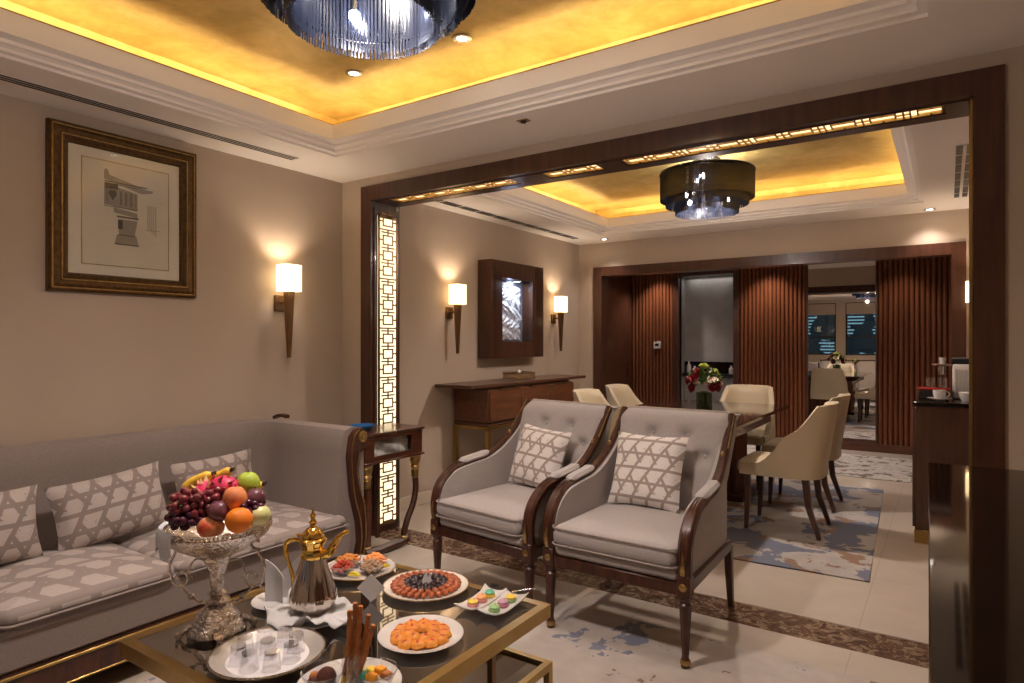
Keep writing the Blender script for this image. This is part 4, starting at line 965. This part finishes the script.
def dragon(lab,p,r,rz):
    t=thing('dragon_fruit',lab,'dragon fruit',p,rz,FG); MB().ball((0,0,0),(r*1.25,r,r),18).build('flesh','dragon',t)
    b=MB()
    for k in range(26):
        a=k*2.4; z=1-2*(k+.5)/26; s=math.sqrt(1-z*z); c=Vector((s*math.cos(a),s*math.sin(a),z)); P0=Vector((c.x*r*1.22,c.y*r*.97,c.z*r*.97)); d=(c+Vector((1.0,0,.15))).normalized()
        Mx=Matrix.Translation(P0)@aim(d); b.slab(lambda u,v:Mx@Vector((.007*(v-.5)*2*(1-u),0,.022*u)),lambda u,v:Mx.to_3x3()@Vector((0,.0018,0)),4,3)
    b.build('scales','dleaf',t)
dragon('pink dragon fruit in the middle of the fruit pile',fp(224,488,.01),.036,.4); dragon('pink dragon fruit left of the middle, half under the grapes',fp(206,493,.0),.034,2.6)
def bunch(lab,ctr,rad,n,m,seed,r=.0115):
    random.seed(seed); t=thing('grape_bunch',lab,'grapes',ctr,0,FG); first=None; pts=[]
    for tries in range(4000):
        if len(pts)>=n: break
        p=Vector((random.uniform(-1,1),random.uniform(-1,1),random.uniform(-1,1)))
        if p.length>1: continue
        p=Vector((p.x*rad[0],p.y*rad[1],p.z*rad[2])); p=Matrix.Rotation(RZ,3,'Z')@p
        if all((p-q).length>r*1.45 for q in pts): pts.append(p)
    b=MB()
    for p in pts: b.tube([p,p*.35],.0012,4)
    b.build('stems','leafg',t)
    for p in pts:
        if first is None: first=MB().ball((0,0,0),(r,r,r*1.15),10).build('grape',m,t); o=first
        else: o=first.copy(); COL.objects.link(o); o.parent=t
        o.location=p; o.rotation_euler=(random.uniform(0,3),random.uniform(0,3),0)
bunch('red grape bunch spilling over the left of the fruit bowl',fp(192,505,.07),(.065,.05,.042),58,'grape',3)
bunch('dark red grape bunch at the front left edge of the bowl',fp(187,518,.085),(.050,.04,.026),34,'grape2',5)
bunch('red grape bunch under the dragon fruit, in the middle',fp(212,499,.045),(.052,.04,.026),34,'grape',8)
bunch('small dark grape bunch under the right plum',fp(250,507,.05),(.035,.035,.022),18,'grape2',9)
random.seed(21)
# ---- white plate with folded napkin, left of the coffee pot
pl1=plate('side_plate','small white plate with a folded napkin left of the coffee pot','plate',tp(280,603),.088,h=.012)
nk=thing('folded_napkin','white napkin folded into standing points on the small plate','napkin',tp(282,602)+Vector((0,0,.0065)),RZ)
def wing(x0,x1,h0,h1,y0,y1):
    return MB().slab(lambda u,v:(x0+(x1-x0)*u,y0+(y1-y0)*u+.012*math.sin(PI*u)+.004*v,(h0+(h1-h0)*u)*v),lambda u,v:(.0,.004,0),10,8)
wing(-.052,.012,.135,.085,-.01,-.03).build('front_fold','linen',nk,ang=60); wing(-.02,.06,.075,.145,.02,.0).build('back_fold','linen',nk,ang=60)
kn=thing('knife','steel knife resting on the small white plate','knife',tp(262,593)+Vector((0,0,.017)),-.28)
MB().box(-.045,.02,-.005,.005,0,.004,b=.001).build('handle','steel',kn); MB().prism([(.02,-.006),(.085,-.005),(.10,.0),(.085,.005),(.02,.005)],.001,.0028,'z').build('blade','steel',kn)
# ---- dallah on napkin and plate
dc=tp(313,619)
plate('saucer_plate','white plate under the coffee pot, mostly covered by a cloth','plate',dc+Vector((.0,.0,0)),.10,h=.010)
nap=MB()
def cloth(u,v):
    a=2*PI*u; r=.02+.105*v+.022*v*math.sin(3*a+1)+.012*v*math.sin(7*a)
    return (r*math.cos(a)*1.15,r*math.sin(a)*.95,.008+.012*(1-v)*0+.012*v*(1+math.sin(5*a+6*v))+.007*math.sin(11*a+7*v)*v+.004*math.sin(17*a-9*v)*v+.009)
nap.slab(cloth,(0,0,.003),72,12); tag(nap.build('napkin','linen',loc=dc+Vector((0,0,.004)),ang=80),'crumpled white napkin under the coffee pot','napkin')
ds=thing('coffee_pot','tall arabic coffee pot with steel body and gold lid, spout and handle','coffee pot',dc+Vector((0,0,.0215)),RZ)
M['steelbody']=mat('mirror_steel_body',(.62,.55,.50),.12,1)
MB().lathe([(0,0),(.034,0),(.042,.004),(.060,.022),(.068,.040),(.066,.060),(.052,.110),(.038,.155),(.033,.170),(0,.170)],64,flute=.05,fn=16).build('body','steelbody',ds,ang=60)
MB().lathe([(0,.168),(.034,.168),(.037,.176),(.031,.186),(.031,.205),(.038,.214),(.040,.224),(.030,.232),(0,.232)],40,flute=.05,fn=10).build('collar','goldshine',ds)
MB().lathe([(0,.231),(.034,.232),(.030,.244),(.020,.256),(.010,.262),(.008,.268),(.013,.274),(.008,.281),(.006,.288),(.010,.294),(.005,.302),(.002,.316),(0,.317)],32).build('lid','goldshine',ds)
MB().tube(bez([(.028,0,.175),(.050,0,.182),(.064,0,.205),(.080,0,.230),(.100,0,.244),(.112,0,.248)],5),[.015]*6+[.013]*5+[.010]*5+[.008]*5+[.006]*4+[.003],10).build('spout','goldshine',ds)
MB().tube(bez([(-.032,0,.212),(-.055,0,.222),(-.078,0,.215),(-.084,0,.19),(-.074,0,.15),(-.062,0,.11),(-.060,0,.075),(-.056,0,.055)],5),[.006]*18+[.005]*18,8,flat=1.2).build('handle','goldshine',ds)
MB().ball((-.045,0,.236),.006,8).cyl((-.03,0,.234),(-.045,0,.236),.004,n=8).build('thumb_piece','goldshine',ds)
# ---- nuts plate
nc=tp(359,572)
plate('serving_plate','white plate of nuts and dried fruit bowls behind the coffee pot','plate',nc,.135,rim='gold')
lat=LAT; dep=Vector((-.56,.8285,0))
M['cashew']=mat('orange_spiced_nut',(.72,.30,.07),.6,col2=(.60,.22,.05),scale=30); M['apricot']=mat('dried_apricot',(.80,.26,.05),.5,col2=(.85,.38,.14),scale=20)
M['cranb']=mat('dried_berry',(.35,.03,.015),.4,col2=(.50,.07,.03),scale=20); M['walnut']=mat('walnut_kernel',(.30,.17,.09),.7,col2=(.46,.30,.18),scale=40,bump=.6,bscale=200)
M['lemon']=mat('lemon_yellow',(.80,.62,.05),.4)
def nutf(m,r,n='nut'): return lambda: MB().ball((0,0,0),r,8).build(n,m)
def curl(m,n):
    return lambda: MB().tube([(.010*math.cos(a),.010*math.sin(a),0) for a in [PI*1.2*k/7 for k in range(8)]],[.003,.0045,.005,.0052,.005,.0045,.004,.003],6).build(n,m)
for (a,d_,lb,fn,n,lab2,cat) in ((-.048,.040,'small glass bowl of orange spiced nuts, far left on the plate',curl('cashew','spiced_nut'),26,'curved orange spiced nut in the far left glass bowl','nut'),
 (.050,.045,'small glass bowl of dried apricots, far right on the plate',nutf('apricot',(.015,.010,.005),'dried_apricot'),18,'dried apricot in the far right glass bowl','dried fruit'),
 (-.050,-.035,'small glass bowl of dried berries, near left on the plate',nutf('cranb',(.009,.007,.006),'dried_berry'),26,'dark red dried berry in the near left glass bowl','dried fruit'),
 (.052,-.025,'small glass bowl of walnuts, near right on the plate',nutf('walnut',(.011,.010,.007),'walnut'),24,'walnut kernel in the near right glass bowl','nut')):
    c=nc+lat*a+dep*d_+Vector((0,0,.0065)); bowl(lb,c,.046,.034,grp='glass bowls on the nut plate'); heap(fn,n+8,c,.038,.026,lab2,cat,lab2.split(' in the ')[0]+'s in their bowl',.017)
lm=thing('lemon_slice','yellow lemon wedge at the front of the nut plate','lemon',nc+lat*.0+dep*(-.075)+Vector((0,0,.014)),.3); MB().prism([(.022*math.cos(a),.014*math.sin(a)) for a in [PI*k/10 for k in range(11)]],-.006,.006,'y').build('wedge','lemon',lm)
c_=thing('lemon_slice','yellow lemon wedge at the right rim of the nut plate','lemon',nc+lat*.098+dep*(-.01)+Vector((0,0,.020)),1.4); MB().prism([(.020*math.cos(a),.013*math.sin(a)) for a in [PI*k/10 for k in range(11)]],-.005,.005,'y').build('wedge','lemon',c_)
# ---- tent card
tc=thing('table_card','blank white folded card standing between the plates','card',tp(371,602),RZ)
q_=.046
MB().prism([(0,0),(q_,q_),(0,2*q_),(-q_,q_)],-.0008,0,'y').build('front_leaf','paper',tc,False)
MB().prism([(.0,.055),(.030,0),(.034,0),(.0,.062)],-.012,.012,'x').build('back_leaf','paper',tc,False)
# ---- date plate
dp=tp(426,589)
M['plate_deco']=mat('cream_plate',(.72,.66,.58),.15,coat=.4)
plate('serving_plate','cream plate ringed with dates, at the far side of the coffee table','plate',dp,.148,'plate_deco',rim='gold',h=.014)
M['date']=mat('glossy_red_date',(.30,.06,.02),.3,col2=(.52,.15,.05),scale=20,coat=.3); M['ddate']=mat('dark_date',(.02,.012,.015),.35,col2=(.05,.02,.02),scale=20)
f0=None
for ring,(n,r,z) in enumerate(((28,.106,.019),(22,.085,.023))):
    for k in range(n):
        a=2*PI*k/n+.1*ring
        if f0 is None: f0=MB().ball((0,0,0),(.016,.0105,.0095),10).build('date_fruit','date'); tag(f0,'glossy red date in the outer rings of the date plate','date','red dates on the cream plate'); o=f0
        else: o=dup(f0)
        o.location=dp+Vector((r*math.cos(a),r*math.sin(a),z)); o.rotation_euler=(0,random.uniform(-.15,.15),a)
f1=None
for ring,(n,r,z) in enumerate(((18,.064,.023),(12,.043,.028))):
    for k in range(n):
        a=2*PI*k/n+.2
        if f1 is None: f1=MB().ball((0,0,0),(.016,.0105,.010),10).build('date_fruit','ddate'); tag(f1,'black date in the inner rings of the date plate','date','black dates on the cream plate'); o=f1
        else: o=dup(f1)
        o.location=dp+Vector((r*math.cos(a),r*math.sin(a),z)); o.rotation_euler=(0,random.uniform(-.2,.2),a)
pc=thing('paper_point','white pointed paper decoration in the middle of the date plate','paper decoration',dp+Vector((0,0,.0065)),RZ)
MB().rings([[(x*s,y*s,z) for x,y in ((-.02,-.006),(.02,-.008),(.012,.012),(-.014,.010))] for s,z in ((1,0),(.05,.058))]).build('paper_cone','paper',pc,False); MB().rings([[(x*s+.012,y*s+.004,z) for x,y in ((-.012,-.004),(.014,-.004),(.006,.01))] for s,z in ((1,.0),(.05,.047))]).build('paper_tip','paper',pc,False)
# ---- orange pastries
op=tp(421,639)
plate('dinner_plate','round white plate of orange pastries at the right of the table','plate',op,.122)
M['pastry']=mat('orange_syrup_pastry',(.70,.20,.015),.35,col2=(.80,.33,.05),scale=60,bump=.6,bscale=250); M['rdot']=mat('red_candied_fruit',(.55,.04,.02),.3)
first=None
for n,r,z in ((12,.068,.015),(7,.036,.018)):
    for k in range(n):
        a=2*PI*k/n+r*9
        if first is None:
            first=thing('pastry','orange syrup pastry with a red dot on the white plate','pastry',(0,0,0),0,'orange pastries on the white plate')
            MB().lathe([(0,-.009),(.015,-.009),(.019,-.003),(.016,.005),(.009,.011),(0,.012)],15,flute=.28,fn=5).build('crumb','pastry',first); MB().ball((.003,.001,.010),(.010,.0045,.004),8).build('candied_topping','rdot',first); o=first
        else: o=dup(first)
        rr=r+random.uniform(-.004,.004); o.location=op+Vector((rr*math.cos(a),rr*math.sin(a),z)); o.rotation_euler=(random.uniform(-.12,.12),random.uniform(-.12,.12),a+random.uniform(-.6,.6))
tag(MB().lathe([(0,0),(.010,0),(.012,.006),(.008,.010),(0,.009)],12).build('dark_garnish','ddate',loc=op+Vector((0,0,.0062))),'dark garnish in the middle of the orange pastry plate','garnish')
# ---- double sweets dish
sc_=tp(492,606)
sd_=thing('sweets_dish','white double dish with flared corners near the far right table corner','dish',sc_,RZ-.50)
def dsh(s):
    def f(u,v):
        x=(u-.5)*.076; y=(v-.5)*.175; k=(abs(u-.5)*2)**2.5; l=(abs(v-.5)*2)**3
        return (x*(1+.14*l)+s*.040,y*(1+.10*k),.004+.006*k+.009*l+.006*k*l)
    MB().slab(f,(0,0,.0028),15,19).build('dish_half','white',sd_)
dsh(-1); dsh(1)
spn=thing('spoon','small steel spoon at the corner of the white double dish','spoon',sc_+LAT*.100+dep*.042+Vector((0,0,.034)),RZ+.35); MB().box(-.022,.045,-.003,.003,0,.002,b=.0006).build('handle','steel',spn); MB().ball((-.028,0,.001),(.012,.007,.002),10).build('spoon_bowl','steel',spn)
SW={'yellow':(.80,.55,.05),'pink':(.72,.30,.28),'green':(.30,.50,.20),'mint':(.10,.42,.26),'orange':(.85,.35,.12),'rose':(.60,.22,.30),'lilac':(.50,.28,.36)}
for k_,v_ in SW.items(): M['sw_'+k_]=mat(k_+'_sweet_icing',v_,.4)
for k,(x,y,c1,c2,ps) in enumerate(((-.044,-.046,'yellow','pink','nearest'),(-.040,.0,'orange','pink','middle'),(-.036,.046,'mint','yellow','farthest'),(.036,-.048,'green','green','nearest'),(.040,.0,'lilac','rose','middle'),(.044,.046,'yellow','green','farthest'))):
    d=Matrix.Rotation(RZ-.50,3,'Z')@Vector((x,y,0)); t=thing('sweet','small %s iced sweet on %s, %s in its row'%(c1,'left half of the double dish' if x<0 else 'right half of the double dish',ps),'sweet',sc_+d+Vector((0,0,.0085)),RZ,'iced sweets on the double dish')
    MB().lathe([(0,0),(.017,0),(.019,.005),(.017,.010),(0,.011)],16).build('cake_base','sw_'+c2,t); MB().lathe([(0,.0105),(.016,.0105),(.017,.015),(.010,.021),(0,.022)],16).build('icing','sw_'+c1,t)
    MB().ball((.004,0,.021),.003,6).build('topping','rdot',t)
# ---- silver tray with small glasses
tcn=tp(268,659)
M['silver_bright']=mat('polished_silver',(.88,.84,.81),.30,.75,bump=.5,bscale=90)
tr_=thing('silver_tray','round engraved silver tray of small upturned glasses at the near table edge','tray',tcn)
MB().lathe([(0,0),(.10,0),(.112,.004),(.140,.016),(.147,.019),(.147,.023),(.138,.020),(.111,.009),(.10,.005),(0,.005)],64,flute=.006,fn=24).build('tray_body','silver_bright',tr_)
MB().tube([(.146*math.cos(2*PI*k/64),.146*math.sin(2*PI*k/64),.022) for k in range(64)],.003,6,True).build('beaded_rim','silver',tr_)
tag(MB().lathe([(0,0),(.104,0),(.105,.001),(0,.0012)],40).build('paper_liner','paper',loc=tcn+Vector((0,0,.0055))),'white round paper liner on the silver tray','liner')
g0=None
for k,(x,y) in enumerate([(0,0)]+[(.073*math.cos(2*PI*k/8+.3),.073*math.sin(2*PI*k/8+.3)) for k in range(8)]):
    if g0 is None:
        g0=MB().slab(lambda u,v:((.024-.005*v)*math.cos(2*PI*u),(.024-.005*v)*math.sin(2*PI*u),.045*v),lambda u,v:(-.002*math.cos(2*PI*u),-.002*math.sin(2*PI*u),0),25,3).lathe([(0,.040),(.0185,.040),(.0185,.046),(0,.046)],24).build('coffee_glass','cupglass')
        tag(g0,'small clear glass upside down on the silver tray','glass','small glasses on the silver tray'); o=g0
    else: o=dup(g0)
    o.location=tcn+Vector((x,y,.0072))
# ---- plate with bread sticks and bowls
bp=tp(349,690)
plate('serving_plate','white plate carrying bread sticks and two dessert bowls, at the bottom edge','plate',bp,.128)
gp=bp+LAT*.008+dep*.012+Vector((0,0,.0065))
tumbler('clear tumbler holding the bread sticks',gp,.030,.085,None)
M['stick']=mat('baked_bread_stick',(.55,.20,.05),.6,col2=(.38,.12,.03),scale=60,bump=.8,bscale=200)
for k,(x,dx) in enumerate(((-.012,.004),(-.004,.008),(.006,.012),(.012,.024),(.0,.002),(.016,.034))):
    y=(-.008,.006,-.004,.008,.013,-.010)[k]; L=(.185,.20,.195,.17,.185,.15)[k]
    o=MB().tube(bez([LAT*(x-.012)+dep*y+Vector((0,0,.008)),LAT*(x+dx*.4)+dep*y*.9+Vector((0,0,L*.5)),LAT*(x+dx)+dep*y*.6+Vector((0,0,L))],8),[.0064+.0009*math.sin(3*i) for i in range(17)],7).build('bread_stick','stick',loc=gp)
    tag(o,'long brown bread stick standing in the tumbler, '+('leftmost','second tallest' if 0 else 'tallest','just right of the tallest','leaning right, second from the right','hidden at the back','shortest, leaning farthest right')[k],'bread stick','bread sticks in the tumbler')
b1=bp-LAT*.062-dep*.01+Vector((0,0,.0065)); b2=bp+LAT*.062+dep*.005+Vector((0,0,.0065))
bowl('glass dessert bowl of chocolate truffles, left of the bread sticks',b1,.050,.045,grp='dessert bowls by the bread sticks'); bowl('glass dessert bowl of orange pieces, right of the bread sticks',b2,.055,.042,grp='dessert bowls by the bread sticks')
M['truffle']=mat('cocoa_truffle',(.07,.018,.012),.85,col2=(.12,.035,.025),scale=60,bump=1,bscale=300); M['opiece']=mat('orange_jelly',(.88,.36,.03),.3)
for k,(x,y,z,r,m_,lb) in enumerate(((.010,0,.030,.024,'truffle','large dark truffle ball on top in the left dessert bowl'),(-.022,.01,.026,.013,'stick','pale brown sweet behind the truffle in the left dessert bowl'),(-.020,-.016,.024,.013,'truffle','small dark sweet at the left in the left dessert bowl'))):
    tag(MB().ball((0,0,0),r,14).build('truffle',m_,loc=b1+LAT*x+dep*y+Vector((0,0,z))),lb,'sweet','sweets in the left dessert bowl')
for k,(x,y,z,m_,lb) in enumerate(((-.005,-.012,.028,'opiece','orange piece at the front of the right dessert bowl'),(.012,.010,.034,'opiece','orange piece on top in the right dessert bowl'),(.028,.0,.028,'stick','brown piece at the right of the right dessert bowl'),(-.030,.0,.026,'sw_mint','mint green piece at the left of the right dessert bowl'),(-.012,.022,.026,'sw_yellow','yellow piece at the back of the right dessert bowl'))):
    tag(MB().box(-.014,.014,-.011,.011,-.009,.009,b=.005,seg=3).build('fruit_piece',m_,loc=b2+LAT*x+dep*y+Vector((0,0,z))),lb,'sweet','pieces in the right dessert bowl')
tumbler('small clear glass with yellow sweet at the bottom edge, before the bread sticks',bp-dep*.055+LAT*.002+Vector((0,0,.0065)),.022,.05); tag(MB().ball((0,0,0),.014,10).build('yellow_sweet','lemon',loc=bp-dep*.055+LAT*.002+Vector((0,0,.029))),'yellow sweet in the small glass at the bottom edge','sweet')
